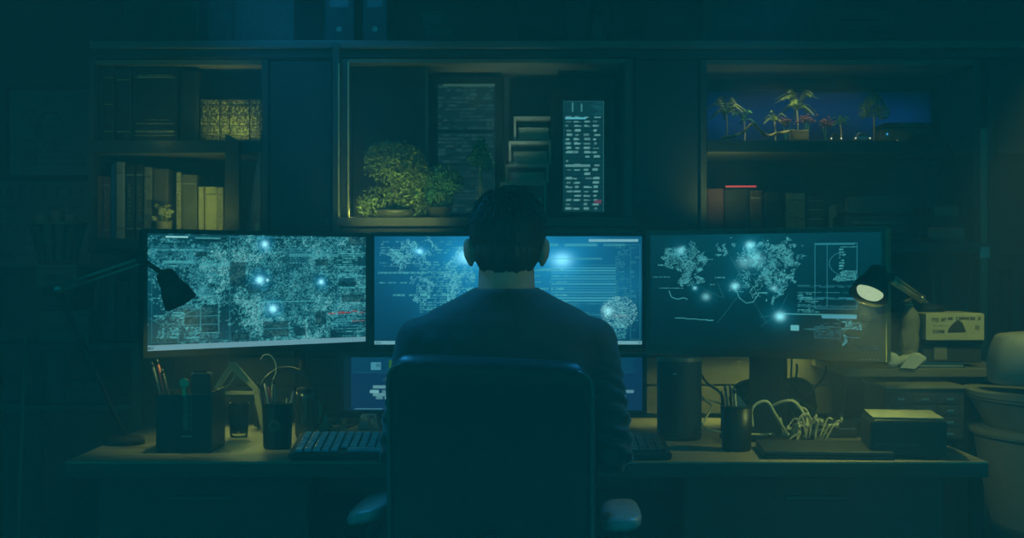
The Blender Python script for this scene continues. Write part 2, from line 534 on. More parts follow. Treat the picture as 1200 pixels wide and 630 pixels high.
# server racks in the niche
def rack(label, px0, px1, py0, py1, ip0, ip1, iy0, iy1, d, img):
    x0, x1 = X(px0, d), X(px1, d); zb = NZ0 + 0.0305; zt = Z(py0, d)
    cx = (x0 + x1) / 2
    t = thing('server_rack', label, 'server rack', (cx, d, zb))
    hw = (x1 - x0) / 2
    MB().box(-hw, hw, 0.012, 4.64 - d, 0, zt - zb).build('case', MATT_BLACK, t, 0.003)
    a, b = X(ip0, d) - cx, X(ip1, d) - cx
    c0, c1 = Z(iy1, d) - zb, Z(iy0, d) - zb
    f = MB()
    f.box(-hw, a, -0.006, 0.012, 0, zt - zb).box(b, hw, -0.006, 0.012, 0, zt - zb)
    f.box(a, b, -0.006, 0.012, c1, zt - zb).box(a, b, -0.006, 0.012, 0, c0)
    f.build('door_frame', MATT_BLACK, t)
    p = img.plane('unit_panel', RACKLIT, t, a, b, c0, c1, 0.004)
    MB().box(a - 0.004, a, -0.012, -0.006, c0, c1).build('hinge_strip', DARK_METAL, t, 0.001)
    return t

R1 = Raster(70, 180, E(14, 66, 76), 3)
for k in range(22):
    v = 0.14 + k * 0.039
    R1.rect(0.0, v + 0.03, 1, v + 0.032, E(2, 44, 52), 0.8)
    for uu in (0.06, 0.26, 0.5, 0.72):
        if R1.r.rand() < 0.85:
            n = R1.r.randint(1, 4)
            for q in range(n):
                u = uu + R1.r.uniform(0, 0.05)
                R1.rect(u, v + R1.r.uniform(0, 0.012), u + R1.r.uniform(0.05, 0.15), v + 0.018, E(100, 165, 165), R1.r.uniform(0.35, 1))
R1.rect(0.06, 0.15, 0.56, 0.165, E(90, 190, 205)); R1.rect(0.06, 0.575, 0.65, 0.595, E(90, 150, 150))
for k in range(6): R1.rect(0.62 + R1.r.rand() * 0.2, 0.02 + k * 0.02, 0.95, 0.03 + k * 0.02, E(30, 100, 110), 0.5)
R1.rect(0.22, 0.02, 0.25, 0.1, E(60, 130, 135)); R1.rect(0.44, 0.03, 0.47, 0.1, E(60, 130, 135))
R1.rect(0.76, 0.89, 0.93, 0.925, E(110, 70, 95), 0.8)
R1.frame(0, 0, 0.985, 0.995, E(50, 120, 125), 0.7)
rack('lit server rack with rows of small white lights, right side of niche', 645, 722, 104, 252, 660, 708, 118, 248, 4.42, R1)
R2 = Raster(80, 180, E(8, 52, 60), 4)
for k in range(34):
    v = 0.02 + k * 0.0285
    R2.row(0.02, 0.98, v, 0.015, E(38, 84, 86), 0.55, 0.55, 0.06)
R2.rect(0.1, 0.005, 1, 0.02, E(60, 105, 95), 0.6)
R2.rect(0, 0.36, 1, 0.375, E(0, 42, 50)); R2.rect(0, 0.62, 1, 0.63, E(0, 42, 50))
rack('dim server rack behind the spindly tripod plant, left of the stacked boxes', 505, 589, 90, 252, 513, 580, 98, 250, 4.50, R2)

# stacked open-fronted boxes in the niche
bm_ = mat('box_file_wood', (0.34, 0.33, 0.27), 0.7, 0, 0.2, 12)
tiers = [(586, 640, 213, 252, 4.36, 'lowest and widest'), (592, 643, 192, 213, 4.38, 'second from bottom'), (596, 646, 165, 192, 4.40, 'third from bottom'), (602, 648, 136, 165, 4.42, 'topmost')]
zprev = NZ0 + 0.0305
for px0, px1, py0, py1, d, word in tiers:
    x0, x1 = X(px0, d), X(px1, d); z1 = Z(py0, d); hw = (x1 - x0) / 2; h = z1 - zprev - 0.0006
    t = thing('storage_box', f'open-fronted wooden storage box in the niche stack, {word}', 'box', ((x0 + x1) / 2, d, zprev), 0, 'stacked boxes in the niche')
    b = MB()
    b.box(-hw, hw, 0, 0.18, h - 0.01, h).box(-hw, hw, 0, 0.18, 0, 0.008)
    b.box(-hw, -hw + 0.008, 0, 0.18, 0.008, h - 0.01).box(hw - 0.008, hw, 0, 0.18, 0.008, h - 0.01)
    b.box(-hw + 0.008, hw - 0.008, 0.165, 0.18, 0.008, h - 0.01)
    b.build('carcass', bm_, t)
    MB().box(-hw + 0.016, hw - 0.012, 0.03, 0.16, 0.0085, h * 0.6).build('file_pack', PAPER, t, 0.002)
    zprev = z1

# ------------------------------------------------------------------ plants
LEAF = mat('olive_leaf', (0.22, 0.30, 0.09), 0.6, 0, 0.4, 25)
LEAF2 = mat('green_leaf', (0.09, 0.28, 0.14), 0.6, 0, 0.4, 25)
BARK = mat('pale_bark', (0.3, 0.25, 0.15), 0.8, 0, 0.3, 30, 0.3)
POT = mat('glazed_pot', (0.08, 0.08, 0.07), 0.35)
def leaf_cloud(blobs, n, size, rnd):
    """leaves on the surfaces of ellipsoids, as one foliage mesh"""
    m = MB()
    tot = sum(b[3] * b[4] for b in blobs)
    for (cx, cy, cz, rx, ry_, rz) in [(b[0], b[1], b[2], b[3], b[5], b[4]) for b in blobs]:
        k = int(n * rx * rz / tot)
        for _ in range(k):
            v = Vector((rnd.gauss(0, 1), rnd.gauss(0, 1), rnd.gauss(0, 1))).normalized()
            q = rnd.uniform(0.75, 1.06)
            p = Vector((cx + v.x * rx * q, cy + v.y * ry_ * q, cz + v.z * rz * q))
            a = Vector((rnd.uniform(-1, 1), rnd.uniform(-1, 1), rnd.uniform(-1, 1))).normalized()
            nn = (v + a * 0.8).normalized()
            u = nn.cross(Vector((rnd.uniform(-1, 1), rnd.uniform(-1, 1), rnd.uniform(-1, 1)))).normalized()
            w = nn.cross(u)
            s = size * rnd.uniform(0.6, 1.3)
            m.add([p - u * s, p + w * s * 0.45 + nn * s * 0.12, p + u * s, p - w * s * 0.45 + nn * s * 0.12], [(0, 1, 2, 3)])
    return m
zs = NZ0 + 0.0305
d = 4.29
t = thing('bonsai', 'large leafy bonsai bush with a rounded crown at left of the niche', 'plant', (X(462, d), d, zs))
def rel(px, py, dd=0.0): return (X(px, d) - X(462, d), dd, Z(py, d) - zs)
k = 1 / F * d
bl = []
for px, py, r1, r2 in ((462, 192, 36, 27), (448, 186, 20, 20), (478, 200, 24, 28), (446, 236, 26, 19), (470, 243, 30, 14), (436, 242, 17, 13), (480, 222, 18, 24), (490, 205, 17, 15)):
    a = rel(px, py)
    bl.append((a[0], RND.uniform(-0.01, 0.02), a[2], r1 * k, r2 * k, min(r1, r2) * k * 0.9))
leaf_cloud(bl, 4300, 0.0066, RND).build('foliage', LEAF, t)
MB().lathe([(0.045, 0), (0.06, 0.01), (0.07, 0.022), (0.066, 0.022), (0.05, 0.012), (0.0, 0.012)], (0, 0.0, 0)).build('pot', POT, t, smooth=True)
tr = MB()
tr.tube(curve([(0, 0, 0.012), (0.01, 0, 0.05), (-0.005, 0.0, 0.09), (0.02, 0, 0.14), (0.01, 0, 0.19)]), 0.007, 8)
tr.build('trunk', BARK, t, smooth=True)
for e in ((-0.07, 0.0, 0.06), (0.06, 0.01, 0.10), (-0.04, 0.02, 0.17), (0.05, -0.01, 0.19)):
    MB().tube(curve([(0.0, 0, 0.07), (e[0] * 0.5, e[1], e[2] * 0.8), e]), 0.0035, 6).build('branch', BARK, t, smooth=True)
t = thing('bushy_plant', 'low green bushy plant spreading right of the bonsai', 'plant', (X(515, 4.31), 4.31, zs))
d = 4.31
bl = []
for px, py, r1, r2 in ((520, 208, 22, 15), (505, 214, 20, 18), (530, 214, 14, 14), (515, 232, 17, 16), (497, 225, 14, 14)):
    a = (X(px, d) - X(515, d), 0, Z(py, d) - zs)
    bl.append((a[0], RND.uniform(-0.01, 0.02), a[2], r1 * k, r2 * k, min(r1, r2) * k * 0.8))
leaf_cloud(bl, 2600, 0.006, RND).build('foliage', LEAF2, t)
MB().lathe([(0.03, 0), (0.038, 0.03), (0.04, 0.032), (0.034, 0.03), (0.0, 0.028)]).build('pot', POT, t, smooth=True)
for e in ((0.0, 0, 0.12), (0.035, 0, 0.11), (-0.03, 0, 0.1)):
    MB().tube(curve([(0, 0, 0.028), (e[0] * 0.4, 0, 0.07), e]), 0.003, 6).build('stem', BARK, t, smooth=True)
d = 4.27
t = thing('tripod_plant', 'small feathery green plant on crossed pale sticks above the head', 'plant', (X(563, d), d, zs))
bl = []
for px, py, r1, r2 in ((563, 180, 11, 14), (557, 186, 9, 10), (570, 190, 9, 11), (564, 168, 6, 9)):
    bl.append((X(px, d) - X(563, d), 0, Z(py, d) - zs, r1 * k, r2 * k, r1 * k * 0.8))
leaf_cloud(bl, 700, 0.0065, RND).build('foliage', LEAF2, t)
zz = Z(200, d) - zs
for a, b in (((-0.016, 0.01, 0.0), (0.004, 0, zz)), ((0.022, 0.01, 0.0), (-0.004, 0.0, zz)), ((0.0, -0.02, 0), (0.0, 0, zz))):
    MB().tube([a, b], 0.0026, 8).build('stick', mat('pale_stick', (0.45, 0.42, 0.3), 0.7), t, smooth=True)
MB().tube([(0, 0, zz - 0.02), (0, 0, zz + 0.06)], 0.003, 8).build('stem', BARK, t, smooth=True)

# ------------------------------------------------------------------ books
def book(label, x, y, z, w, h, dp, m, tilt=0.0, group=None, pages=PAPER, band=None, nb=2, glyph=0, seed=0, cat='book', name='book'):
    """stands with its spine towards -y; x is the spine's left edge"""
    t = thing(name, label, cat, (x, y, z), 0, group, ry=tilt)
    r = min(0.004, w * 0.2)
    c = MB()
    poly = [(0, dp), (0, 0.003), (w * 0.15, 0), (w * 0.85, 0), (w, 0.003), (w, dp), (w - 0.0022, dp), (w - 0.0022, 0.006), (0.0022, 0.006), (0.0022, dp)]
    n = len(poly)
    lo = [(a, b, 0) for a, b in poly]; hi = [(a, b, h) for a, b in poly]
    c.add(lo + hi, [(i, (i + 1) % n, n + (i + 1) % n, n + i) for i in range(n)])
    for o in (0, n):
        c.add([(lo if o == 0 else hi)[i] for i in range(n)], [(0, 1, 8, 9), (1, 2, 3, 4, 7, 8), (4, 5, 6, 7)])
    c.build('cover', m, t)
    MB().box(0.0026, w - 0.0026, 0.0064, dp - 0.005, 0.003, h - 0.004).build('pages', pages, t)
    if band is not None:
        rr = random.Random(seed)
        for i in range(nb):
            zc = h * (0.14 + 0.72 * i / max(1, nb - 1))
            MB().box(w * 0.06, w * 0.94, -0.0012, 0.001, zc - 0.0012, zc + 0.0012).build('spine_band', band, t)
        if glyph:
            b = MB(); zc = h * 0.25
            while zc < h * 0.75:
                gh = rr.uniform(0.004, 0.008)
                for q in range(glyph):
                    if rr.random() < 0.75:
                        g0 = rr.uniform(0.2, 0.6)
                        b.box(w * g0, w * (g0 + rr.uniform(0.12, 0.3)), -0.001, 0.001, zc + q * gh / glyph, zc + (q + 0.6) * gh / glyph)
                zc += gh + 0.003
            b.build('lettering', band, t)
    return t
def bkm(n, c): return mat(n + '_cloth', c, 0.7, 0, 0.2, 60, 0.1)
GOLD = mat('gold_print', (0.5, 0.42, 0.12), 0.4, 0.3)
PALEP = mat('pale_print', (0.45, 0.42, 0.3), 0.7)
DARKP = mat('dark_print', (0.03, 0.03, 0.03), 0.7)
d = 4.335
G1 = 'books on the lower left shelf'
rows = [(113.5, 119, 206, 'brown', (0.16, 0.07, 0.03), 'thin brown book at the left end of the lower left shelf', None, 0, 0),
 (119.5, 128.5, 207, 'russet', (0.13, 0.04, 0.03), 'russet book with pale lettering beside the blue book', PALEP, 2, 2),
 (129, 135, 192, 'blue', (0.02, 0.09, 0.25), 'blue spined book on the lower left shelf', None, 0, 0),
 (135.5, 146, 190, 'grey', (0.28, 0.28, 0.22), 'tall pale grey book right of the blue book', DARKP, 2, 0),
 (147, 157, 193, 'black', (0.02, 0.02, 0.018), 'black book with gold lettering right of the tall grey book', GOLD, 2, 2),
 (157.8, 167.5, 193, 'charcoal', (0.035, 0.035, 0.03), 'charcoal book with large looping spine letters', PALEP, 2, 3),
 (168.5, 178, 196, 'khaki', (0.22, 0.21, 0.15), 'khaki book with small dark print above the monitor corner', DARKP, 2, 1),
 (178.6, 197, 198, 'umber', (0.11, 0.09, 0.055), 'wide umber book behind the little flower pot', None, 0, 0),
 (205.5, 212, 202, 'cream', (0.42, 0.39, 0.2), 'slim cream book with dotted lettering right of the flower pot', DARKP, 2, 1),
 (212.5, 231, 205, 'olive', (0.13, 0.125, 0.07), 'wide olive book with pale top panel', PALEP, 2, 0),
 (231.8, 238.8, 219, 'butter', (0.45, 0.42, 0.2), 'short butter-yellow book beside the wide olive book', DARKP, 1, 0),
 (239.3, 254, 219, 'straw', (0.5, 0.46, 0.2), 'wide straw-yellow book, brightest on the lower left shelf', DARKP, 2, 0),
 (254.6, 262, 220, 'sand', (0.36, 0.33, 0.17), 'sand-coloured book with dark lettering beside the upright slab', DARKP, 2, 2)]
for i, (a, b, top, nm, c, lab, band, nb, gl) in enumerate(rows):
    book(lab, X(a, d), d + 0.004 * (i % 3), LO + 0.0012, X(b, d) - X(a, d) - 0.0008, Z(top, d) - LO, 0.17, bkm(nm, c), 0, G1, band=band, nb=max(nb, 1), glyph=gl, seed=i)
d = 4.34
G2 = 'books on the upper left shelf'
rows = [(117, 120.5, 80, 'ink', (0.02, 0.022, 0.02), 'narrow inky book at the left end of the upper left shelf', None, 0, 0),
 (121, 134, 79, 'bottle', (0.025, 0.03, 0.02), 'tall dark book with gilt edge lines, second on the upper left shelf', GOLD, 3, 0),
 (135, 154, 82, 'soot', (0.018, 0.018, 0.016), 'dark plain book left of the huge titled volume', GOLD, 2, 0),
 (155.5, 208, 79, 'tome', (0.016, 0.016, 0.013), 'huge dark volume with gilt bands near its foot on the upper left shelf', GOLD, 2, 0),
 (211, 233, 84, 'pitch', (0.015, 0.016, 0.015), 'plain pitch-dark book right of the huge volume', None, 0, 0)]
for i, (a, b, top, nm, c, lab, band, nb, gl) in enumerate(rows):
    book(lab, X(a, d), d, SH + 0.0012, X(b, d) - X(a, d) - 0.0008, Z(top, d) - SH, 0.2, bkm(nm, c), 0, G2, band=band, nb=max(nb, 1), glyph=gl, seed=20 + i)
for i, (z0, z1, u0, u1) in enumerate(((0.055, 0.06, 0.08, 0.92), (0.068, 0.071, 0.3, 0.8), (0.018, 0.022, 0.04, 0.96), (0.028, 0.031, 0.1, 0.9), (0.205, 0.213, 0.12, 0.9))):
    tm = [o for o in bpy.data.objects if o.get('label', '').startswith('huge dark volume')][0]
    MB().box((X(208, d) - X(155.5, d)) * u0, (X(208, d) - X(155.5, d)) * u1, -0.0012, 0.001, z0, z1).build('spine_band', mat('worn_gilt', (0.22, 0.19, 0.07), 0.5, 0.2, 0.9, 160), tm)
ORN = mat('ornate_gilt', (0.20, 0.18, 0.06), 0.5, 0.1, 0.9, 150, 0.3)
ORN.node_tree.nodes['Color Ramp'].color_ramp.elements[0].position = 0.46
ORN.node_tree.nodes['Color Ramp'].color_ramp.elements[1].position = 0.62
for i, (a, b, lab) in enumerate(((235, 257, 'ornate gilt book nearest the huge dark volume'), (258, 268.5, 'slim ornate gilt book between two wider gilt ones'), (269.5, 292, 'wide ornate gilt book above the upright slab'), (293, 307, 'ornate gilt book at the right end of the upper left shelf'))):
    book(lab, X(a, d), d, SH + 0.0012, X(b, d) - X(a, d) - 0.0008, Z(117, d) - SH, 0.16, ORN, 0, 'gilt books on the upper left shelf', band=DARKP, nb=4, glyph=2, seed=40 + i)
# slab and tilted board
t = thing('upright_slab', 'tall dark upright slab leaning out in front of the left shelves', 'board', (X(262.5, 4.26), 4.26, LO + 0.001))
MB().prism([(0, 0), (0.055, 0), (0.055, Z(166, 4.26) - LO - 0.002), (0.004, Z(157, 4.26) - LO)], 0.0, 0.012, Matrix.Rotation(math.radians(-22), 4, 'Z')).build('board', mat('slab_wood', (0.05, 0.05, 0.042), 0.6), t, 0.002)
MB().ell((0.028, 0.0055, 0.16), (0.012, 0.003, 0.06), M=None).build('carved_oval', mat('slab_carving', (0.09, 0.085, 0.06), 0.6), t, smooth=True)
t = thing('drawing_board', 'pale grey board leaning against the right side of left bookcase', 'board', (X(287, 4.31), 4.31, LO + 0.001))
MB().prism([(0, 0), (0.05, 0), (0.05, 0.27), (0.042, 0.27)], 0, 0.006).build('board', mat('grey_board', (0.16, 0.17, 0.17), 0.6), t, 0.001)
MB().box(0.032, 0.046, -0.002, 0.0, 0.01, 0.05).build('clip', PAPER, t)
# flower pot in front of the books
t = thing('flower_pot', 'small pot of pale dried flowers in front of the left books', 'flowers', (X(192, 4.29), 4.29, LO + 0.001))
MB().lathe([(0.018, 0), (0.024, 0.02), (0.026, 0.05), (0.027, 0.055), (0.023, 0.053), (0.0, 0.05)]).build('pot', mat('tan_pot', (0.3, 0.26, 0.13), 0.6), t, smooth=True)
for i in range(13):
    a = RND.uniform(0, 2 * PI); r = RND.uniform(0.005, 0.032)
    fl = Vector((math.cos(a) * r - (0.012 if i % 4 == 0 else 0), math.sin(a) * r * 0.6, 0.082 + RND.uniform(-0.018, 0.028)))
    sm = MB().tube([(math.cos(a) * 0.008, math.sin(a) * 0.008, 0.05), fl], 0.0012, 5).build('stem', LEAF, t)
    fm = MB()
    for q in range(6):
        fm.ell(fl + Vector((RND.uniform(-1, 1), RND.uniform(-1, 1), RND.uniform(-1, 1))) * 0.006, (0.006, 0.006, 0.004), 8, 5)
    fm.build('blossom', mat('dried_blossom', (0.42, 0.4, 0.17), 0.8), t, smooth=True)
light('bookshelf_light', 'AREA', (X(235, 4.2), 4.13, Z(262, 4.2)), (X(225, 4.34), 4.36, Z(215, 4.34)), 0.13, WARM, 0.18, 0.02)
light('bookshelf_light', 'AREA', (X(266, 4.22), 4.27, Z(161, 4.27)), (X(268, 4.34), 4.36, Z(120, 4.34)), 0.12, WARM, 0.14, 0.02)
light('bookshelf_light', 'POINT', (X(185, 4.26), 4.24, Z(158, 4.26)), None, 0.04, WARM, 0.02)

# ------------------------------------------------------------------ right bookcase: blue-lit plant display
BZ = SH + 0.0012
t = thing('display_tank', 'blue backlit display panel behind the miniature palms', 'display', (X(960, 4.6), 4.6, BZ))
hw = (X(1097, 4.6) - X(835, 4.6)) / 2
RB = Raster(60, 30, E(0, 40, 52), 5)
RB.rect(0, 0, 1, 0.13, E(0, 42, 50), 0.8)
for u in (0.02, 0.15, 0.33, 0.45, 0.62, 0.78, 0.9): RB.glow(u, 0.42 + 0.1 * math.sin(u * 9), 0.13, E(10, 62, 108) * 0.62, 0.35)
SB = screen_mat('blue_backlight', 0.8); SB.node_tree.nodes['Principled BSDF'].inputs['Specular IOR Level'].default_value = 0.05
RB.plane('lit_panel', SB, t, -hw, hw, 0.012, 0.19, 0.0)
MB().box(-hw - 0.01, hw + 0.01, 0.002, 0.03, 0, 0.2).build('housing', MATT_BLACK, t, 0.003)
MB().box(-hw - 0.01, hw + 0.01, -0.01, 0.002, 0, 0.0115).build('base_trim', MATT_BLACK, t, 0.002)
def palm(label, px, d, h, n, fl, pxtrunk=0.003, m=LEAF):
    t = thing('miniature_palm', label, 'plant', (X(px, d), d, BZ))
    MB().tube(curve([(0, 0, 0), (0.003, 0, h * 0.5), (0, 0, h)]), pxtrunk, 7).build('trunk', mat('palm_trunk', (0.4, 0.38, 0.3), 0.8), t, smooth=True)
    MB().lathe([(0.02, 0), (0.026, 0.008), (0.0, 0.01)]).build('base', POT, t, smooth=True)
    for i in range(n):
        a = 2 * PI * i / n + RND.uniform(-0.3, 0.3); up = RND.uniform(0.2, 1.9)
        pts = curve([(0, 0, h), (math.cos(a) * fl * 0.5, math.sin(a) * fl * 0.5, h + fl * 0.5 * up), (math.cos(a) * fl, math.sin(a) * fl, h + fl * (up - 0.7) * 0.7)], 6)
        f = MB()
        f.tube(pts, 0.0009, 4)
        for j in range(2, len(pts)):
            tg = (pts[j] - pts[j - 1]).normalized(); sd = tg.cross(Vector((0, 0, 1))).normalized()
            L = fl * 0.22 * (1 - abs(j / len(pts) - 0.5))
            for s in (-1, 1):
                e = pts[j] + sd * s * L + tg * L * 0.5 - Vector((0, 0, L * 0.5))
                f.add([pts[j] - tg * 0.002, pts[j] + tg * 0.003, e], [(0, 1, 2)])
        f.build('frond', m, t)
    return t
palm('miniature palm with a pale trunk, tallest in the middle of the blue display', 934, 4.47, 0.115, 20, 0.066)
palm('leafy miniature palm at the left end of the blue display', 851, 4.46, 0.10, 20, 0.06)
palm('small dark palm close right of the leftmost palm', 872, 4.5, 0.082, 10, 0.04, m=LEAF2)
palm('small bushy palm left of the pale-trunked one', 908, 4.48, 0.078, 11, 0.038)
palm('dark spindly palm between the pale-trunked one and the round tree', 985, 4.5, 0.07, 9, 0.035, m=LEAF2)
t = thing('miniature_tree', 'round-crowned miniature tree at right of the blue display', 'plant', (X(1024, 4.46), 4.46, BZ))
k2 = 4.46 / F
leaf_cloud([((px - 1024) * k2, 0, Z(py, 4.46) - BZ, r * k2, r * k2, r * k2 * 0.8) for px, py, r in ((1024, 124, 13), (1014, 130, 9), (1034, 131, 9), (1022, 115, 7))], 600, 0.006, RND).build('crown', LEAF, t)
MB().tube([(0, 0, 0), (0.002, 0, 0.06), (0, 0, 0.10)], 0.0035, 7).build('trunk', BARK, t, smooth=True)
# crumpled cloth, flowers, toy cars
def cloth_strip(m_, pts, wd, amp, seed):
    r = random.Random(seed); P = curve(pts, 7); rings = []
    m = MB(); n = 7; rows_ = []
    for i, p in enumerate(P):
        tg = (P[min(i + 1, len(P) - 1)] - P[max(0, i - 1)]).normalized(); sd = tg.cross(Vector((0, 0, 1))).normalized()
        ph = r.uniform(0, 0.6)
        rows_.append([p + sd * wd * (j / (n - 1) - 0.5) + Vector((0, 0, amp * (1 + math.sin(j * 1.9 + i * 0.7 + ph)))) for j in range(n)])
    k = len(rows_)
    top = [v for rw in rows_ for v in rw]; bot = [v - Vector((0, 0, 0.002)) for v in top]
    fs = []
    for i in range(k - 1):
        for j in range(n - 1):
            a = i * n + j
            fs.append((a, a + 1, a + n + 1, a + n)); o = k * n
            fs.append((o + a, o + a + n, o + a + n + 1, o + a + 1))
    m.add(top + bot, fs)
    o = k * n
    for i in range(k - 1):
        for j in (0, n - 1):
            a = i * n + j
            m.f.append((a, a + n, o + a + n, o + a))
    for i in (0, k - 1):
        for j in range(n - 1):
            a = i * n + j
            m.f.append((a, a + 1, o + a + 1, o + a))
    return m
YC = mat('yellow_cloth', (0.42, 0.38, 0.16), 0.8, 0, 0.2, 30)
d = 4.36
t = thing('draped_cloth', 'crumpled yellowish cloth draped in front of the miniature palms', 'cloth', (X(880, d), d, BZ))
def rl(px, py, dy=0.0): return (X(px, d) - X(880, d), dy, max(0.004, Z(py, d) - BZ))
cloth_strip(None, [rl(846, 163), rl(862, 160), rl(872, 155), rl(882, 146), rl(890, 153), rl(898, 160), rl(912, 157, 0.01), rl(928, 154, 0.02)], 0.05, 0.004, 3).build('cloth', YC, t, smooth=True)
t = thing('wooden_block', 'small tan block at the right end of the crumpled cloth', 'block', (X(938, 4.38), 4.38, BZ))
MB().box(-0.028, 0.028, 0, 0.04, 0, 0.042).build('block', mat('tan_wood', (0.22, 0.17, 0.09), 0.7, 0, 0.3, 20), t, 0.003)
MB().box(-0.02, 0.02, -0.0015, 0.002, 0.012, 0.03).build('label_plate', mat('tan_plate', (0.3, 0.24, 0.12), 0.6), t)
PINK = mat('pink_petal', (0.16, 0.06, 0.10), 0.7, 0, 0.3, 40)
for i, (px, py, lab) in enumerate(((921, 142, 'pinkish flower clump under the small bushy palm'), (945, 140, 'reddish flower clump at the foot of the pale-trunked palm'), (968, 144, 'dull pink flower clump right of the tan block'))):
    t = thing('flower_clump', lab, 'flowers', (X(px, 4.43), 4.43, BZ), 0, 'flower clumps in the display')
    hgt = Z(py, 4.43) - BZ
    fm = MB()
    for q in range(26):
        c = Vector((RND.gauss(0, 0.013), RND.gauss(0, 0.008), hgt + RND.gauss(0, 0.006)))
        fm.ell(c, (0.005, 0.005, 0.004), 7, 4)
    fm.build('petals', PINK, t, smooth=True)
    sm = MB()
    for q in range(5): sm.tube([(0, 0, 0), (RND.gauss(0, 0.01), 0, hgt)], 0.0012, 5)
    sm.build('stems', LEAF2, t)
def toy_car(label, px, d, s, m):
    t = thing('toy_car', label, 'toy car', (X(px, d), d, BZ))
    body = MB().prism([(-s, 0.006), (s, 0.006), (s, 0.016), (s * 0.7, 0.019), (s * 0.4, 0.030), (-s * 0.5, 0.030), (-s * 0.8, 0.019), (-s, 0.016)], -0.012, 0.012)
    body.build('body', m, t, 0.003)
    MB().prism([(s * 0.55, 0.0195), (s * 0.36, 0.028), (-s * 0.46, 0.028), (-s * 0.68, 0.0195)], -0.0135, -0.0121).build('side_window', BLACK_PLASTIC, t)
    for wx in (-0.6, 0.6):
        for wy in (-0.011, 0.011):
            MB().lathe([(0.0, -0.003), (0.006, -0.003), (0.006, 0.003), (0, 0.003)], (wx * s, wy, 0.006), 14, (0, 1, 0)).build('wheel', MATT_BLACK, t)
    for wy in (-0.4, 0.4):
        MB().ell((s * wy * 2.2, -0.0125, 0.013), (0.0028, 0.0018, 0.0022), 8, 6).build('lamp', emit('toy_lamp', (0.8, 0.9, 0.6), 1.4), t)
toy_car('silvery toy car on the blue display shelf, right of the flowers', 1010, 4.37, 0.026, mat('silver_paint', (0.25, 0.28, 0.36), 0.25, 0.6))
toy_car('dark toy car left of the silvery one', 979, 4.38, 0.018, mat('dark_paint', (0.06, 0.05, 0.06), 0.3, 0.4))
t = thing('kiosk_model', 'dark model kiosk with tiny lamps at right end of the display', 'model', (X(1062, 4.45), 4.45, BZ))
MB().box(-0.085, 0.085, 0, 0.08, 0, 0.055).build('walls', mat('kiosk_wall', (0.08, 0.075, 0.05), 0.7), t, 0.002)
MB().prism([(-0.095, 0.0555), (0.095, 0.0555), (0.07, 0.072), (-0.07, 0.072)], -0.008, 0.088).build('roof', MATT_BLACK, t, 0.001)
for xx, cc in ((-0.063, 'kiosk_lamp_blue'), (-0.03, 'kiosk_lamp_warm')):
    MB().ell((xx, -0.003, 0.035 if 'blue' in cc else 0.012), (0.0035, 0.003, 0.0035), 8, 6).build('lamp', emit(cc, (0.05, 0.5, 1.0) if 'blue' in cc else (0.9, 0.8, 0.3), 0.9), t)
MB().box(0.01, 0.04, -0.0015, 0.001, 0.001, 0.042).build('doorway', MATT_BLACK, t)
light('display_light', 'AREA', (X(930, 4.36), 4.36, BZ + 0.2), (X(930, 4.5), 4.44, BZ), 0.4, (0.75, 0.8, 0.35), 0.4, 0.02)

# lower right shelf
d = 4.315; BL = Z(286, D) + 0.001
G3 = 'books on the lower right shelf'
rows = [(828, 849, 221, 'oxblood', (0.11, 0.03, 0.03), 'oxblood book at the left end of the lower right shelf', None, 1, 0),
 (850, 878, 222, 'jet', (0.03, 0.022, 0.02), 'wide jet-black book under the red light bar', DARKP, 2, 1),
 (879, 894, 223, 'chestnut', (0.12, 0.06, 0.035), 'chestnut book right of the red light bar', PALEP, 2, 0),
 (895.5, 917, 225, 'smoke', (0.025, 0.025, 0.025), 'smoky black book left of the mottled yellow one', None, 1, 0),
 (921, 944, 226, 'mottled', (0.30, 0.24, 0.1), 'mottled yellowish book on the lower right shelf', DARKP, 3, 2),
 (946, 966, 227, 'banded', (0.05, 0.05, 0.045), 'dark book with pale spine bands left of the white bookend', PALEP, 5, 0)]
for i, (a, b, top, nm, c, lab, band, nb, gl) in enumerate(rows):
    book(lab, X(a, d), d, BL, X(b, d) - X(a, d) - 0.001, Z(top, d) - BL, 0.18, bkm(nm, c), 0, G3, band=band, nb=nb, glyph=gl, seed=60 + i)
t = thing('light_bar', 'glowing red light bar lying on top of the dark books', 'light', (X(869, d), d + 0.01, Z(220.5, d)))
MB().box(-0.048, 0.048, 0, 0.02, 0, 0.004).build('housing', BLACK_PLASTIC, t, 0.001)
MB().capsule((-0.046, 0.004, 0.006), (0.046, 0.004, 0.006), 0.0035, 0.0035, 10, 4).build('lit_tube', emit('red_glow', (0.9, 0.08, 0.1), 0.75), t, smooth=True)
t = thing('bookend', 'pale arched bookend beside the black printer', 'bookend', (X(972, d), d, BL))
b = MB()
b.prism([(0, 0), (0.008, 0), (0.012, 0.08), (0.03, 0.10), (0.048, 0.08), (0.05, 0), (0.058, 0), (0.058, 0.11), (0.05, 0.125), (0.008, 0.125), (0, 0.11)], 0, 0.02)
b.build('arch', mat('pale_plaster', (0.3, 0.29, 0.22), 0.8), t, 0.002)
MB().box(-0.002, 0.06, -0.01, 0.04, -0.0005, 0.004).build('foot_plate', mat('pale_plaster', (0.3, 0.29, 0.22)), t)
t = thing('printer', 'bulky black printer with a rounded lid on lower right shelf', 'printer', (X(1031, 4.19), 4.19, BL))
hw = 41 * 4.15 / F; h = Z(228, 4.15) - BL
MB().prism([(-hw, 0), (hw, 0), (hw, h * 0.6), (-hw, h * 0.6)], 0, 0.25).build('body', BLACK_PLASTIC, t, 0.006)
MB().prism(rect_poly(-hw * 0.98, hw * 0.98, h * 0.605, h, 0.02), 0.004, 0.24).build('lid', mat('black_gloss', (0.02, 0.022, 0.024), 0.25), t, 0.004)
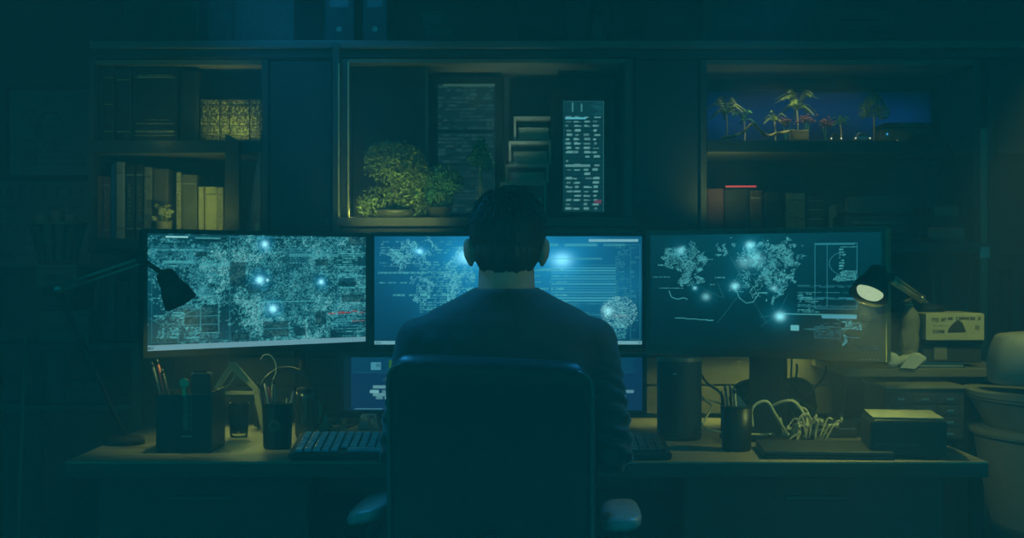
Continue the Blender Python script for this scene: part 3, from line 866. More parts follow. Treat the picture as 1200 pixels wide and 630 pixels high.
MB().box(-hw * 0.8, hw * 0.75, -0.006, 0.0, h * 0.40, h * 0.46).build('paper_slot', mat('slot_grey', (0.09, 0.1, 0.09), 0.4), t)
MB().box(-hw * 0.7, hw * 0.6, -0.05, 0.0, 0.012, 0.02).build('output_tray', BLACK_PLASTIC, t, 0.002)
for q in range(4): MB().box(hw * (0.1 + 0.17 * q), hw * (0.2 + 0.17 * q), -0.003, 0, h * 0.24, h * 0.31).build('button', mat('button_grey', (0.12, 0.13, 0.12)), t, 0.001)
t = thing('file_box', 'dark file box with pale label right of the black printer', 'box', (X(1106, 4.19), 4.19, BL))
hw = 22 * 4.16 / F
MB().box(-hw, hw, 0, 0.2, 0, Z(240, 4.16) - BL).build('box', mat('dark_card', (0.035, 0.036, 0.034), 0.8), t, 0.003)
MB().box(-hw * 0.5, hw * 0.8, -0.002, 0.001, 0.085, 0.112).build('label_plate', mat('dim_card', (0.16, 0.16, 0.14), 0.8), t)
t = thing('paper_roll', 'pale roll lying in front of the dark file box', 'roll', (X(1109, 4.155), 4.16, BL + 0.024))
MB().lathe([(0.008, -0.05), (0.024, -0.05), (0.024, 0.05), (0.008, 0.05)], (0, 0, 0), 24, (1, 0, 0)).build('roll', mat('dim_paper', (0.2, 0.2, 0.17), 0.85), t, smooth=False)
MB().lathe([(0.0, -0.052), (0.0078, -0.052), (0.0078, 0.052), (0.0, 0.052)], (0, 0, 0), 14, (1, 0, 0)).build('core', CARD, t)
t = thing('table_lamp', 'unlit dark mushroom lamp in front of the right shelves', 'lamp', (X(1082, 4.12), 4.10, BL))
zt = Z(160, 4.18) - BL; zb2 = Z(189, 4.18) - BL
MB().lathe([(0.078, zb2), (0.082, zb2 + 0.012), (0.076, zb2 + 0.035), (0.055, zb2 + 0.058), (0.025, zt - 0.002), (0.0, zt), (0.0, zt - 0.004), (0.02, zt - 0.008), (0.05, zb2 + 0.05), (0.07, zb2 + 0.03), (0.074, zb2)]).build('lamp_shade', MATT_BLACK, t, smooth=True)
MB().tube([(0, 0, 0.012), (0, 0, zt - 0.006)], 0.008, 12).build('pole', MATT_BLACK, t, smooth=True)
MB().lathe([(0.032, 0), (0.032, 0.006), (0.02, 0.014), (0, 0.014)]).build('base', MATT_BLACK, t, smooth=True)
light('right_shelf_light', 'AREA', (X(850, 4.2), 4.14, Z(240, 4.2)), (X(845, 4.3), 4.32, Z(190, 4.3)), 0.12, WARM, 0.1, 0.02)
light('right_shelf_light', 'POINT', (X(990, 4.05), 4.08, Z(240, 4.08)), None, 0.05, WARM, 0.03)

# ------------------------------------------------------------------ things on top of the cabinets
TZ = Z(49, D) + 0.0008
def leaning(name, label, cat, px0, px1, d, h, m, art=None, lean=0.06, fr=0.008, fm=MATT_BLACK):
    t = thing(name, label, cat, (X(px0, d), d, TZ), rx=-lean)
    w = X(px1, d) - X(px0, d)
    MB().box(fr, w - fr, 0.004, 0.012, fr, h - fr).build('picture', m, t)
    f = MB().box(0, fr, 0, 0.016, 0, h).box(w - fr, w, 0, 0.016, 0, h).box(fr, w - fr, 0, 0.016, 0, fr).box(fr, w - fr, 0, 0.016, h - fr, h)
    f.build('frame', fm, t)
    if art is not None:
        art(w, h, t)
    return t
PIC = mat('dull_picture', (0.05, 0.055, 0.05), 0.6, 0, 0.5, 18)
leaning('framed_picture', 'dark framed picture leaning atop the left bookcase', 'picture', 145, 232, 4.42, 0.24, PIC, fr=0.004, fm=mat('steel_blue', (0.08, 0.1, 0.13), 0.4))
COV = mat('cover_pattern', (0.07, 0.075, 0.08), 0.6, 0, 0.8, 30, stretch=(3, 3, 14))
leaning('magazine', 'magazine with a mottled pale cover standing right of the framed picture', 'magazine', 274, 345, 4.40, 0.25, COV, fr=0.003)
leaning('magazine', 'narrow dark magazine squeezed between the framed picture and mottled magazine', 'magazine', 243, 272, 4.41, 0.22, mat('cover_dark', (0.06, 0.065, 0.07), 0.6, 0, 0.8, 25), fr=0.003)
BF = mat('blue_grey_file', (0.05, 0.055, 0.065), 0.5)
for a, b, lab in ((380, 415, 'wide blue-grey binder on top of the closed left cabinet'), (425, 454, 'narrower blue-grey binder right of the wide one')):
    t = thing('ring_binder', lab, 'binder', (X(a, 4.36), 4.36, TZ), 0, 'binders on top of the cabinets')
    w = X(b, 4.36) - X(a, 4.36)
    MB().box(0, w, 0, 0.22, 0, 0.28).build('cover', BF, t, 0.004)
    MB().lathe([(0.006, -0.001), (0.009, -0.001), (0.009, 0.002), (0.006, 0.002)], (w / 2, -0.0005, 0.05), 16, (0, 1, 0)).build('finger_ring', STEEL, t)
    MB().box(w * 0.2, w * 0.8, -0.0012, 0.001, 0.12, 0.22).build('spine_label', mat('blue_label', (0.2, 0.24, 0.28), 0.7), t)
z = TZ
for px0, px1, h, lab in ((493, 536, 0.0235, 'lowest pale box of the small stack atop the niche'), (498, 529, 0.0415, 'middle box of the small stack atop the niche'), (495, 523, 0.045, 'topmost box of the small stack atop the niche')):
    w = X(px1, 4.38) - X(px0, 4.38)
    t = thing('carton', lab, 'box', (X(px0, 4.38), 4.38, z), 0, 'stack of small boxes atop the niche')
    MB().box(0, w, 0, 0.12, 0, h - 0.008).build('carton_base', mat('blue_grey_card', (0.07, 0.08, 0.09), 0.8), t, 0.002)
    MB().box(-0.0015, w + 0.0015, -0.0015, 0.1215, h - 0.0078, h - 0.0006).build('lid', mat('blue_grey_card'
        , (0.14, 0.16, 0.18)), t, 0.001)
    z += h
t = thing('vase', 'small dark vase with a blue glint on top board', 'vase', (X(700, 4.38), 4.38, TZ))
MB().lathe([(0.018, 0), (0.026, 0.02), (0.028, 0.045), (0.018, 0.075), (0.012, 0.09), (0.016, 0.1), (0.011, 0.1), (0.009, 0.09), (0.0, 0.08)]).build('body', mat('dark_glaze', (0.04, 0.05, 0.07), 0.15), t, smooth=True)
MB().lathe([(0.016, 0.1005), (0.018, 0.102), (0.016, 0.104), (0.0125, 0.102)], n=20).build('rim', mat('dark_glaze', (0.04, 0.05, 0.07)), t, smooth=True)
for a, b, lab in ((607, 660, 'wide black binder above the lit server rack'), (664, 690, 'narrow black binder left of the small vase'), (756, 818, 'wide black box file above the closed right cabinet'), (822, 900, 'black box file above the left part of the plant display')):
    t = thing('box_file', lab, 'box file', (X(a, 4.4), 4.4, TZ), 0, 'black box files atop the cabinets')
    w = X(b, 4.4) - X(a, 4.4)
    MB().box(0, w, 0.002, 0.2, 0, 0.25).build('case', MATT_BLACK, t, 0.003)
    MB().box(w * 0.25, w * 0.75, 0.0, 0.003, 0.06, 0.1).build('label_plate', mat('murky_label', (0.035, 0.04, 0.04), 0.8), t)
t = thing('wooden_crate', 'dull reddish wooden crate on top of the right bookcase', 'crate', (X(960, 4.38), 4.38, TZ))
w = X(1046, 4.38) - X(960, 4.38)
RW = mat('red_wood', (0.10, 0.055, 0.04), 0.7, 0, 0.3, 10, stretch=(1, 6, 8))
for q in range(3): MB().box(0, w, 0, 0.012, 0.012 + q * 0.036, 0.042 + q * 0.036).build('slat', RW, t, 0.002)
for xx in (0.0, w - 0.02): MB().box(xx, xx + 0.02, 0.0125, 0.2, 0, 0.118).build('end_panel', RW, t, 0.002)
MB().box(0.02, w - 0.02, 0.0125, 0.2, 0, 0.012).build('bottom', RW, t)

# ------------------------------------------------------------------ desk
DZ = 0.75
DF = 3.05
t = thing('desk', 'long wooden desk holding the monitors and keyboards', 'desk', (0.03, 3.5, 0))
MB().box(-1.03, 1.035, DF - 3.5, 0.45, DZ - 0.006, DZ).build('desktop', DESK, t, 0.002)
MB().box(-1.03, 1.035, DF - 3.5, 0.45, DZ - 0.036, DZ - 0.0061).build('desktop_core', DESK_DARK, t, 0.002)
MB().box(-0.49, 0.34, -0.16, -0.14, 0.635, DZ - 0.0365).build('rail', mat('rail_wood', (0.09, 0.09, 0.08), 0.6), t, 0.002)
MB().box(-1.02, 1.02, 0.41, 0.43, 0.02, DZ - 0.0365).build('modesty_panel', CAB, t)
for xx in (-1.02, 0.975):
    MB().box(xx, xx + 0.045, 0.36, 0.405, 0, DZ - 0.0365).build('leg', DESK_DARK, t, 0.003)
def pedestal(label, x0, x1):
    w = x1 - x0
    t = thing('drawer_pedestal', label, 'drawers', ((x0 + x1) / 2, 3.12, 0))
    MB().box(-w / 2, w / 2, 0.02, 0.6, 0.03, DZ - 0.038).build('body', CAB, t, 0.003)
    MB().box(-w / 2 + 0.02, w / 2 - 0.02, 0.05, 0.58, 0, 0.0295).build('plinth', MATT_BLACK, t)
    for z0, z1 in ((0.04, 0.29), (0.295, 0.52), (0.525, 0.705)):
        dr = MB().box(-w / 2 + 0.004, w / 2 - 0.004, 0, 0.019, z0, z1).build('drawer', CAB, t, 0.003)
        MB().box(-0.07, 0.07, -0.016, -0.0002, z1 - 0.05, z1 - 0.042).build('handle', mat('pull_steel', (0.06, 0.08, 0.1), 0.4, 0.5), dr, 0.002)
pedestal('dark drawer pedestal under the left half of the desk', -0.95, -0.46)
pedestal('dark drawer pedestal under the right half of the desk', 0.39, 0.99)

# ------------------------------------------------------------------ what the screens show
CY = E(70, 165, 172); CY2 = E(45, 130, 145); BRIGHT = E(150, 225, 225); BAR = E(95, 145, 158); DK = E(3, 52, 64)
MAPS = {
 'north_america': [(.03, .12), (.12, .06), (.25, .05), (.30, .12), (.33, .22), (.27, .30), (.25, .40), (.21, .44), (.22, .52), (.17, .46), (.12, .40), (.09, .28), (.04, .20)],
 'greenland': [(.33, .03), (.42, .02), (.40, .12), (.35, .14)],
 'south_america': [(.24, .54), (.30, .53), (.37, .62), (.35, .72), (.31, .82), (.28, .95), (.26, .85), (.25, .72), (.22, .62)],
 'europe': [(.45, .30), (.46, .18), (.52, .08), (.58, .10), (.60, .25), (.55, .33), (.48, .36)],
 'africa': [(.45, .42), (.52, .38), (.60, .42), (.64, .52), (.60, .62), (.57, .78), (.53, .82), (.51, .66), (.44, .55)],
 'asia': [(.58, .10), (.72, .05), (.90, .08), (.98, .16), (.90, .26), (.86, .36), (.80, .46), (.76, .58), (.72, .46), (.67, .52), (.62, .42), (.58, .30)],
 'australia': [(.82, .70), (.88, .66), (.93, .72), (.92, .80), (.85, .82)]}
def worldmap(R, u0, v0, us, vs, p, c, names=None, edge=0.5):
    cl = R.cloud(4) * 0.6 + R.cloud(10) * 0.6
    du = (R.cloud(5) - 0.5) * 0.035 + (R.cloud(16) - 0.5) * 0.07; dv = (R.cloud(5) - 0.5) * 0.06 + (R.cloud(16) - 0.5) * 0.11
    for k, pts in MAPS.items():
        if names and k not in names: continue
        m = R.poly([(u0 + us * a, v0 + vs * b) for a, b in pts], du, dv)
        R.dots(m & (cl > 0.42), p, c, 0.2)
        R.dots(m & (cl > 0.70), min(1, p * 1.4), c, 0.5)
        e = m ^ (np.roll(m, 1, 0) & np.roll(m, -1, 0) & np.roll(m, 1, 1) & np.roll(m, -1, 1) & m)
        R.dots(e, edge, c)

# left screen: dense live data
A = Raster(310, 162, E(8, 68, 82), 11)
A.a *= (0.7 + 0.55 * A.cloud(30))[..., None]
cl = A.cloud(3) * 0.35 + A.cloud(9) * 0.4 + A.cloud(34) * 0.5
allm = np.ones((162, 310), bool)
A.dots(allm & (cl > 0.50), 0.30, CY, 0.1)
A.dots(allm & (cl > 0.68), 0.40, CY, 0.25)
A.dots(allm & (cl > 0.82), 0.45, E(110, 185, 188), 0.3)
disc = ((A.u - 0.62) ** 2 * 3.2 + (A.v - 0.45) ** 2) < 0.11
A.dots(disc, 0.30, CY2, 0.2); A.dots(disc, 0.10, DK, 0.5)
for k in range(40):
    v = 0.04 + 0.9 * A.r.rand(); u = A.r.choice([0.02, 0.03, 0.1, 0.62, 0.78, 0.84, 0.86])
    A.row(u, u + A.r.uniform(0.08, 0.24), v, 0.006, CY, 0.75, 0.75, 0.008)
A.text(0.86, 0.12, 0.99, 0.40, CY, 14, 0.8, 0.8); A.text(0.84, 0.60, 0.99, 0.86, CY2, 12, 0.8, 0.8)
A.text(0.02, 0.10, 0.32, 0.30, CY2, 13, 0.85, 0.8); A.text(0.18, 0.30, 0.33, 0.55, CY2, 16, 0.85, 0.8, 0.004)
for q in range(5): A.rect(0.62, 0.10 + q * 0.022, 0.85, 0.104 + q * 0.022, CY2, 0.5)
A.rect(0.22, 0.255, 0.36, 0.275, CY, 0.5); A.rect(0.07, 0.235, 0.2, 0.26, CY, 0.45); A.rect(0.62, 0.17, 0.86, 0.19, CY, 0.4)
for u0, v0, u1, v1 in ((0.16, 0.66, 0.23, 0.80), (0.225, 0.62, 0.30, 0.86), (0.35, 0.25, 0.42, 0.46), (0.43, 0.44, 0.49, 0.52), (0.50, 0.78, 0.62, 0.92), (0.36, 0.87, 0.44, 0.94), (0.65, 0.84, 0.70, 0.92), (0.75, 0.70, 0.80, 0.82), (0.02, 0.90, 0.14, 0.97), (0.20, 0.01, 0.34, 0.075), (0.91, 0.01, 1.0, 0.08), (0.86, 0.42, 0.95, 0.46), (0.82, 0.88, 0.88, 0.95), (0.88, 0.55, 0.99, 0.62), (0.2, 0.16, 0.25, 0.2), (0.75, 0.22, 0.81, 0.27)):
    A.rect(u0, v0, u1, v1, DK, 0.75)
A.frame(0.35, 0.02, 0.86, 0.12, CY2, 0.8); A.frame(0.02, 0.02, 0.35, 0.93, CY2, 0.35); A.line(0.62, 0.03, 0.62, 0.12, CY2, 0.7)
A.frame(0.225, 0.60, 0.30, 0.86, CY, 0.6); A.line(0.14, 0.71, 0.30, 0.71, CY2, 0.8); A.line(0.14, 0.79, 0.30, 0.79, CY2, 0.8)
A.line(0.48, 0.60, 0.78, 0.60, CY, 0.9); A.line(0.5, 0.84, 0.62, 0.84, CY2, 0.8); A.line(0.13, 0.6, 0.13, 0.95, CY2, 0.6); A.line(0.855, 0.1, 0.855, 0.9, CY2, 0.5)
A.line(0.01, 0.72, 0.13, 0.86, CY2, 0.5); A.line(0.14, 0.70, 0.2, 0.66, CY, 0.6); A.line(0.20, 0.66, 0.23, 0.62, CY, 0.6)
A.rect(0.08, 0.025, 0.17, 0.04, BRIGHT, 0.8); A.rect(0.20, 0.035, 0.31, 0.045, CY, 0.6)
A.text(0.08, 0.05, 0.17, 0.09, CY2, 3, 0.9, 0.8)
for q in range(5): A.row(0.81, 0.995, 0.70 + q * 0.005, 0.008, E(140, 60, 62), 0.5, 0.75, 0.02)
for q in range(4): A.row(0.93, 0.995, 0.785 + q * 0.006, 0.008, E(120, 60, 62), 0.5, 0.7, 0.02)
for u, v, r in ((0.508, 0.083, 0.014), (0.485, 0.405, 0.016), (0.545, 0.665, 0.016), (0.775, 0.425, 0.011)):
    A.glow(u, v, r, E(160, 235, 240), 162 / 310); A.glow(u, v, r * 2.4, E(10, 105, 140), 162 / 310)
A.glow(0.52, 0.405, 0.006, BRIGHT, 162 / 310)
A.rect(0.0, 0.955, 1.0, 1.0, BAR, 0.95)
A.row(0.005, 0.03, 0.968, 0.02, DK, 0.7, 0.8, 0.005)

# centre screen: bright blue map and code
B = Raster(400, 170, E(8, 74, 103), 12)
B.a *= (1.25 - 0.75 * B.v)[..., None]
B.glow(0.5, 0.20, 0.33, E(22, 118, 155), 0.6)
B.glow(0.9, 0.55, 0.22, E(12, 92, 115) * 0.4, 0.6)
B.a *= (0.85 + 0.3 * B.cloud(40))[..., None]
worldmap(B, 0.02, 0.06, 0.55, 0.62, 0.40, E(85, 180, 190), ('north_america', 'south_america', 'greenland', 'europe', 'africa'), 0.35)
B.text(0.02, 0.10, 0.20, 0.30, CY, 7, 0.5, 0.5); B.row(0.015, 0.26, 0.335, 0.01, CY, 0.9); B.row(0.02, 0.15, 0.425, 0.012, CY, 0.8)
B.text(0.17, 0.24, 0.44, 0.72, CY, 22, 0.6, 0.7, 0.005); B.row(0.07, 0.28, 0.54, 0.012, CY, 0.8)
B.text(0.02, 0.05, 0.42, 0.2, CY, 6, 0.35, 0.6, 0.005)
for q in range(13): B.rect(0.66, 0.29 + q * 0.025, 0.90, 0.30 + q * 0.025, E(70, 170, 185), B.r.uniform(0.1, 0.75))
B.frame(0.66, 0.27, 0.90, 0.62, CY2, 0.5)
for q in range(9): B.row(0.55, 0.72, 0.30 + q * 0.06, 0.012, CY, 0.7)
B.text(0.56, 0.62, 0.86, 0.95, CY2, 16, 0.6, 0.7, 0.005); B.text(0.9, 0.08, 0.955, 0.75, CY2, 30, 0.7, 0.8, 0.005)
B.frame(0.955, 0.08, 0.99, 0.95, CY2, 0.5); B.text(0.957, 0.1, 0.988, 0.9, CY2, 18, 0.5, 0.5)
B.rect(0.80, 0.03, 0.985, 0.055, E(120, 185, 195), 0.8); B.row(0.62, 0.98, 0.075, 0.018, CY, 0.95, 0.7, 0.05)
hd = ((B.u - 0.913) / 0.060) ** 2 + ((B.v - 0.70) / 0.13) ** 2
nz = B.cloud(4) + 0.3
B.dots((hd < 1.1 * nz), 0.55, E(105, 185, 190), 0.2); B.dots((hd < 1.3) & (hd > 0.8), 0.35, E(110, 185, 190), 0.3)
B.dots(B.poly([(0.885, 0.78), (0.95, 0.78), (0.935, 0.95), (0.90, 0.95)]), 0.4, CY, 0.3)
B.glow(0.872, 0.69, 0.016, BRIGHT * 0.7, 0.42)
B.row(0.89, 0.94, 0.73, 0.012, E(150, 110, 120), 0.8, 0.5)
for u, v, r in ((0.345, 0.195, 0.03), (0.70, 0.22, 0.034), (0.17, 0.14, 0.012)):
    B.glow(u, v, r, E(150, 225, 232) * 0.75, 170 / 400 * 1.3); B.glow(u, v, r * 2.2, E(10, 110, 145) * 0.9, 170 / 400 * 1.5)
B.rect(0.48, 0.31, 0.7, 0.325, CY, 0.4); B.rect(0.55, 0.2, 0.85, 0.215, CY, 0.35)
B.rect(0, 0.965, 1, 1, E(105, 165, 175), 0.9); B.row(0.005, 0.025, 0.972, 0.02, DK, 0.6); B.row(0.93, 0.995, 0.972, 0.016, DK, 0.6, 0.6)

# right screen: dark world map
Cc = Raster(340, 192, E(2, 57, 69), 13)
Cc.a *= (1.15 - 0.95 * Cc.v)[..., None]
Cc.glow(0.45, 0.2, 0.3, E(4, 70, 84) * 0.4, 0.56)
worldmap(Cc, 0.03, 0.06, 0.80, 0.80, 0.34, E(70, 160, 168), ('north_america', 'greenland'), 0.2)
worldmap(Cc, -0.02, 0.02, 0.92, 0.70, 0.42, E(75, 168, 175), ('europe',), 0.2)
worldmap(Cc, -0.03, 0.06, 0.92, 0.66, 0.16, E(75, 168, 175), ('africa',), 0.3)
worldmap(Cc, 0.09, 0.0, 0.63, 1.05, 0.40, E(70, 160, 168), ('asia',), 0.1)
worldmap(Cc, 0.0, 0.28, 1.0, 0.68, 0.2, CY, ('australia',), 0.6)
for uv in (((.09, .50), (.10, .555), (.13, .575), (.16, .56), (.175, .575)), ((.39, .47), (.41, .56), (.44, .60), (.47, .59), (.49, .53))):
    for a, b in zip(uv[:-1], uv[1:]):
        Cc.line(a[0], a[1], b[0], b[1], CY, 0.9)
for u0, u1, v in ((.04, .08, .27), (.015, .095, .375), (.045, .155, .475), (.255, .29, .22), (.305, .33, .18), (.30, .345, .38), (.28, .30, .44), (.48, .53, .51), (.39, .43, .5), (.22, .25, .31)):
    Cc.row(u0, u1, v, 0.006, CY, 0.95)
Cc.line(.12, .74, .29, .757, CY, 0.8); Cc.row(.265, .295, .752, 0.006, CY, .9)
for a, b in (((.40, .55), (.31, .78)), ((.47, .58), (.53, .78)), ((.57, .70), (.50, .72)), ((.57, .7), (.5, .80)), ((.34, .55), (.31, .42)), ((.44, .45), (.37, .2)), ((.57, .7), (.62, .52)), ((.25, .48), (.34, .56))):
    Cc.line(a[0], a[1], b[0], b[1], CY2, 0.28)
Cc.frame(.73, .09, .90, .64, CY2, .65); Cc.line(.78, .09, .78, .62, CY2, .6); Cc.rect(.735, .095, .895, .105, CY2, .7); Cc.row(.82, .9, .12, .006, CY, .9)
for i in range(24):
    a0 = math.pi * (0.6 + i / 24 * 0.75); a1 = math.pi * (0.6 + (i + 1) / 24 * 0.75)
    Cc.line(.86 + .07 * math.cos(a0), .26 - .1 * math.sin(a0), .86 + .07 * math.cos(a1), .26 - .1 * math.sin(a1), CY2, .6)
Cc.text(.83, .14, .86, .32, CY, 8, .8); Cc.dots(Cc.poly([(.80, .40), (.84, .32), (.90, .32), (.895, .40), (.82, .41)]), .6, CY, .3)
for q, v in enumerate((.445, .455, .50, .545, .555, .61, .62)): Cc.row(.66, .90, v, .005, CY2, .98, .7, .03)
Cc.rect(.60, .685, .90, .695, CY, .6); Cc.rect(.76, .695, .90, .72, E(70, 150, 170), .8)
Cc.rect(.63, .785, .665, .83, E(90, 170, 175), .9); Cc.row(.69, .74, .81, .006, CY2, .8)
Cc.text(.74, .76, .84, .88, CY2, 9, .6, .5, .004); Cc.frame(.73, .79, .835, .885, CY2, .4); Cc.row(.87, .92, .87, .006, CY2, .9)
Cc.dots(Cc.poly([(.845, .84), (.865, .86), (.86, .92), (.84, .95), (.85, .89)]), .45, CY, .4)
Cc.text(.66, .50, .76, .68, CY, 12, .6, .6)
for u, v, r, s in ((.455, .10, .016, 1), (.39, .455, .016, .9), (.585, .71, .020, 1.1), (.26, .55, .016, .5), (.21, .475, .008, .7), (.145, .14, .016, .5), (.48, .22, .03, .35), (.43, .25, .025, .35), (.56, .47, .012, .6)):
    Cc.glow(u, v, r, E(130, 215, 220) * s, .58); Cc.glow(u, v, r * 2.8, E(6, 95, 115) * s * .7, .58)
Cc.row(.93, .985, .955, .006, CY2, .7, .4)

# lower screen
Lw = Raster(300, 70, E(7, 56, 84), 14)
Lw.rect(.03, 0, .97, .28, E(6, 66, 90), .8); Lw.rect(.0, .0, .025, 1, E(3, 46, 58)); Lw.line(.03, .29, .97, .29, E(20, 80, 100), .8)
Lw.rect(.095, .10, .125, .24, E(60, 130, 150)); Lw.row(.098, .122, .14, .05, DK, .7)
Lw.rect(.155, .07, .215, .22, E(35, 92, 55)); Lw.rect(.165, .25, .215, .28, E(90, 150, 150))
Lw.rect(.135, .40, .17, .43, E(30, 75, 85))
for u0, u1, v in ((.10, .15, .54), (.09, .215, .62), (.10, .21, .68), (.11, .195, .74)): Lw.row(u0, u1, v, .05, E(110, 175, 180), .95, .9, .02)
Lw.line(.04, .96, .13, .965, E(70, 130, 140), .9)
Lw.rect(.85, .05, .925, .29, E(30, 110, 150)); Lw.glow(.88, .12, .02, E(90, 170, 200), .25)
for u0, u1, v in ((.86, .94, .55), (.86, .97, .62), (.86, .95, .70)): Lw.row(u0, u1, v, .05, E(110, 175, 190), .95, .9, .02)

# ------------------------------------------------------------------ monitors
def monitor(label, L, R, zb, zt, img, bez=0.011, rim=None, foot=True, bbez=None, buttons=0, arm=None):
    L = Vector((L[0], L[1], 0)); R = Vector((R[0], R[1], 0))
    mid = (L + R) / 2; w = (R - L).length; rz = math.atan2(R.y - L.y, R.x - L.x)
    t = thing('monitor', label, 'monitor', (mid.x, mid.y, DZ), rz)
    bb = bbez or bez
    z0, z1 = zb - DZ, zt - DZ; hw = w / 2
    f = MB()
    f.box(-hw, -hw + bez, 0, 0.014, z0, z1).box(hw - bez, hw, 0, 0.014, z0, z1)
    f.box(-hw + bez, hw - bez, 0, 0.014, z0, z0 + bb).box(-hw + bez, hw - bez, 0, 0.014, z1 - bez, z1)
    f.build('bezel', rim or BLACK_PLASTIC, t)
    MB().box(-hw + 0.003, hw - 0.003, 0.0145, 0.034, z0 + 0.003, z1 - 0.003).build('back_cover', BLACK_PLASTIC, t, 0.006)
    img.plane('screen', SCREEN, t, -hw + bez, hw - bez, z0 + bb, z1 - bez, 0.003)
    if rim is not None:
        pr = mat('lit_rim', (0.30, 0.28, 0.16), 0.35)  # pale strips painted as the lit side and top edges of the monitor
        MB().box(hw + 0.0003, hw + 0.003, -0.001, 0.03, z0, z1).build('side_highlight', pr, t, 0.0008)
        MB().box(-hw, hw, -0.001, 0.02, z1 + 0.0003, z1 + 0.002).build('top_highlight', pr, t, 0.0006)
    if buttons:
        for q in range(buttons): MB().box(hw - 0.06 + q * 0.010, hw - 0.055 + q * 0.010, -0.001, 0.001, z0 + 0.004, z0 + 0.006).build('button', STEEL, t)
    if arm is not None:
        M = Matrix.Translation((mid.x, mid.y, 0)) @ Matrix.Rotation(rz, 4, 'Z')
        q = M.inverted() @ Vector((arm[0], arm[1], 0)); zc = (z0 + z1) / 2
        MB().box(-0.05, 0.05, 0.0345, 0.045, zc - 0.05, zc + 0.05).build('mount_plate', DARK_METAL, t, 0.002)
        MB().tube([(0, 0.045, zc), (q.x, q.y, zc)], 0.016, 12).build('support_arm', DARK_METAL, t, smooth=True)
        MB().tube([(q.x, q.y, 0.012), (q.x, q.y, zc + 0.03)], 0.016, 14).build('support_pole', DARK_METAL, t, smooth=True)
        MB().lathe([(0.05, 0), (0.05, 0.01), (0.02, 0.016), (0, 0.016)], (q.x, q.y, 0), 28).build('stand_base', DARK_METAL, t)
    elif foot:
        MB().prism(rect_poly(-0.045, 0.045, 0.012, z0 + 0.10, 0.01), 0.035, 0.075).build('stand_neck', BLACK_PLASTIC, t, 0.004)
        MB().lathe([(0.12, 0), (0.12, 0.006), (0.10, 0.012), (0.0, 0.012)], (0, 0.06, 0), 36).build('stand_base', BLACK_PLASTIC, t, smooth=False)
    else:
        for s in (-0.40, 0.40):
            MB().prism([(s * w - 0.03, 0), (s * w + 0.03, 0), (s * w + 0.02, z0 + 0.004), (s * w - 0.02, z0 + 0.004)], -0.03, 0.05).build('foot', mat('grey_foot', (0.25, 0.3, 0.32), 0.4), t, 0.003)
    return t
monitor('left widescreen monitor, angled inward, filled with dense cyan data', (X(168, 3.30), 3.30), (X(433, 3.76), 3.76), 0.965, 1.278, A, bbez=0.016, arm=(X(352, 3.88), 3.88))
monitor('centre monitor showing bright blue maps, behind the seated person', (X(434, 3.80), 3.80), (X(757, 3.80), 3.80), 0.959, 1.282, B)
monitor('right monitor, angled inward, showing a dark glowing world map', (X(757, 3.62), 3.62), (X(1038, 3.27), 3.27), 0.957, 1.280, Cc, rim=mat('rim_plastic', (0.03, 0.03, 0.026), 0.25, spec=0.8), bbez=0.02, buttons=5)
monitor('low navy screen standing under the centre monitor', (X(397, 3.68), 3.68), (X(758, 3.68), 3.68), 0.787, 0.954, Lw, bez=0.012, foot=False)

# ------------------------------------------------------------------ keyboards
def keyboard(label, x0, x1, y0, dep, keym, base, tilt, seed):
    w = x1 - x0
    t = thing('keyboard', label, 'keyboard', (x0 + w / 2, y0, DZ + 0.002), rx=tilt)
    MB().prism([(-w / 2, 0), (w / 2, 0), (w / 2, 0.014), (-w / 2, 0.014)], 0, dep).build('case', base, t, 0.004)
    for s in (-1, 1):
        hz_ = dep * math.sin(tilt)
        MB().box(s * w * 0.42 - 0.012, s * w * 0.42 + 0.012, dep - 0.02, dep - 0.008, -hz_ * 0.93, -0.0002).build('foot', MATT_BLACK, t)
    rowsn = 6
    kd = (dep - 0.024) / rowsn
    kk = MB().box(-0.0078, 0.0078, -kd * 0.4, kd * 0.4, 0.0, 0.006).build('key', keym, t, 0.0015)
    sp = MB().box(-0.05, 0.05, -kd * 0.4, kd * 0.4, 0.0, 0.006).build('space_bar', keym, t, 0.0015)
    first = True
    for r in range(rowsn):
        y = 0.012 + kd * (r + 0.5)
        n = int((w - 0.024) / 0.0195)
        for i in range(n):
            x = -w / 2 + 0.012 + (i + 0.5) * (w - 0.024) / n
            if r == 0 and abs(x + 0.02) < 0.062:
                continue
            if first:
                o = kk; first = False
            else:
                o = kk.copy(); COL.objects.link(o); o.parent = t
            o.location = (x, y, 0.0142)
    sp.location = (-0.02, 0.012 + kd * 0.5, 0.0142)
KEYB = mat('blue_grey_keys', (0.22, 0.50, 0.75), 0.3, 0, 0.35, 70)
KEYD = mat('dark_keys', (0.06, 0.065, 0.07), 0.3)
keyboard('blue-lit keyboard in front of the pencil cup, at left of the chair', -0.503, -0.10, 3.068, 0.185, KEYB, BLACK_PLASTIC, math.radians(8), 1)
keyboard('black keyboard beside the tall round speaker, right of the chair', -0.04, 0.36, 3.068, 0.185, KEYD, BLACK_PLASTIC, math.radians(6), 2)

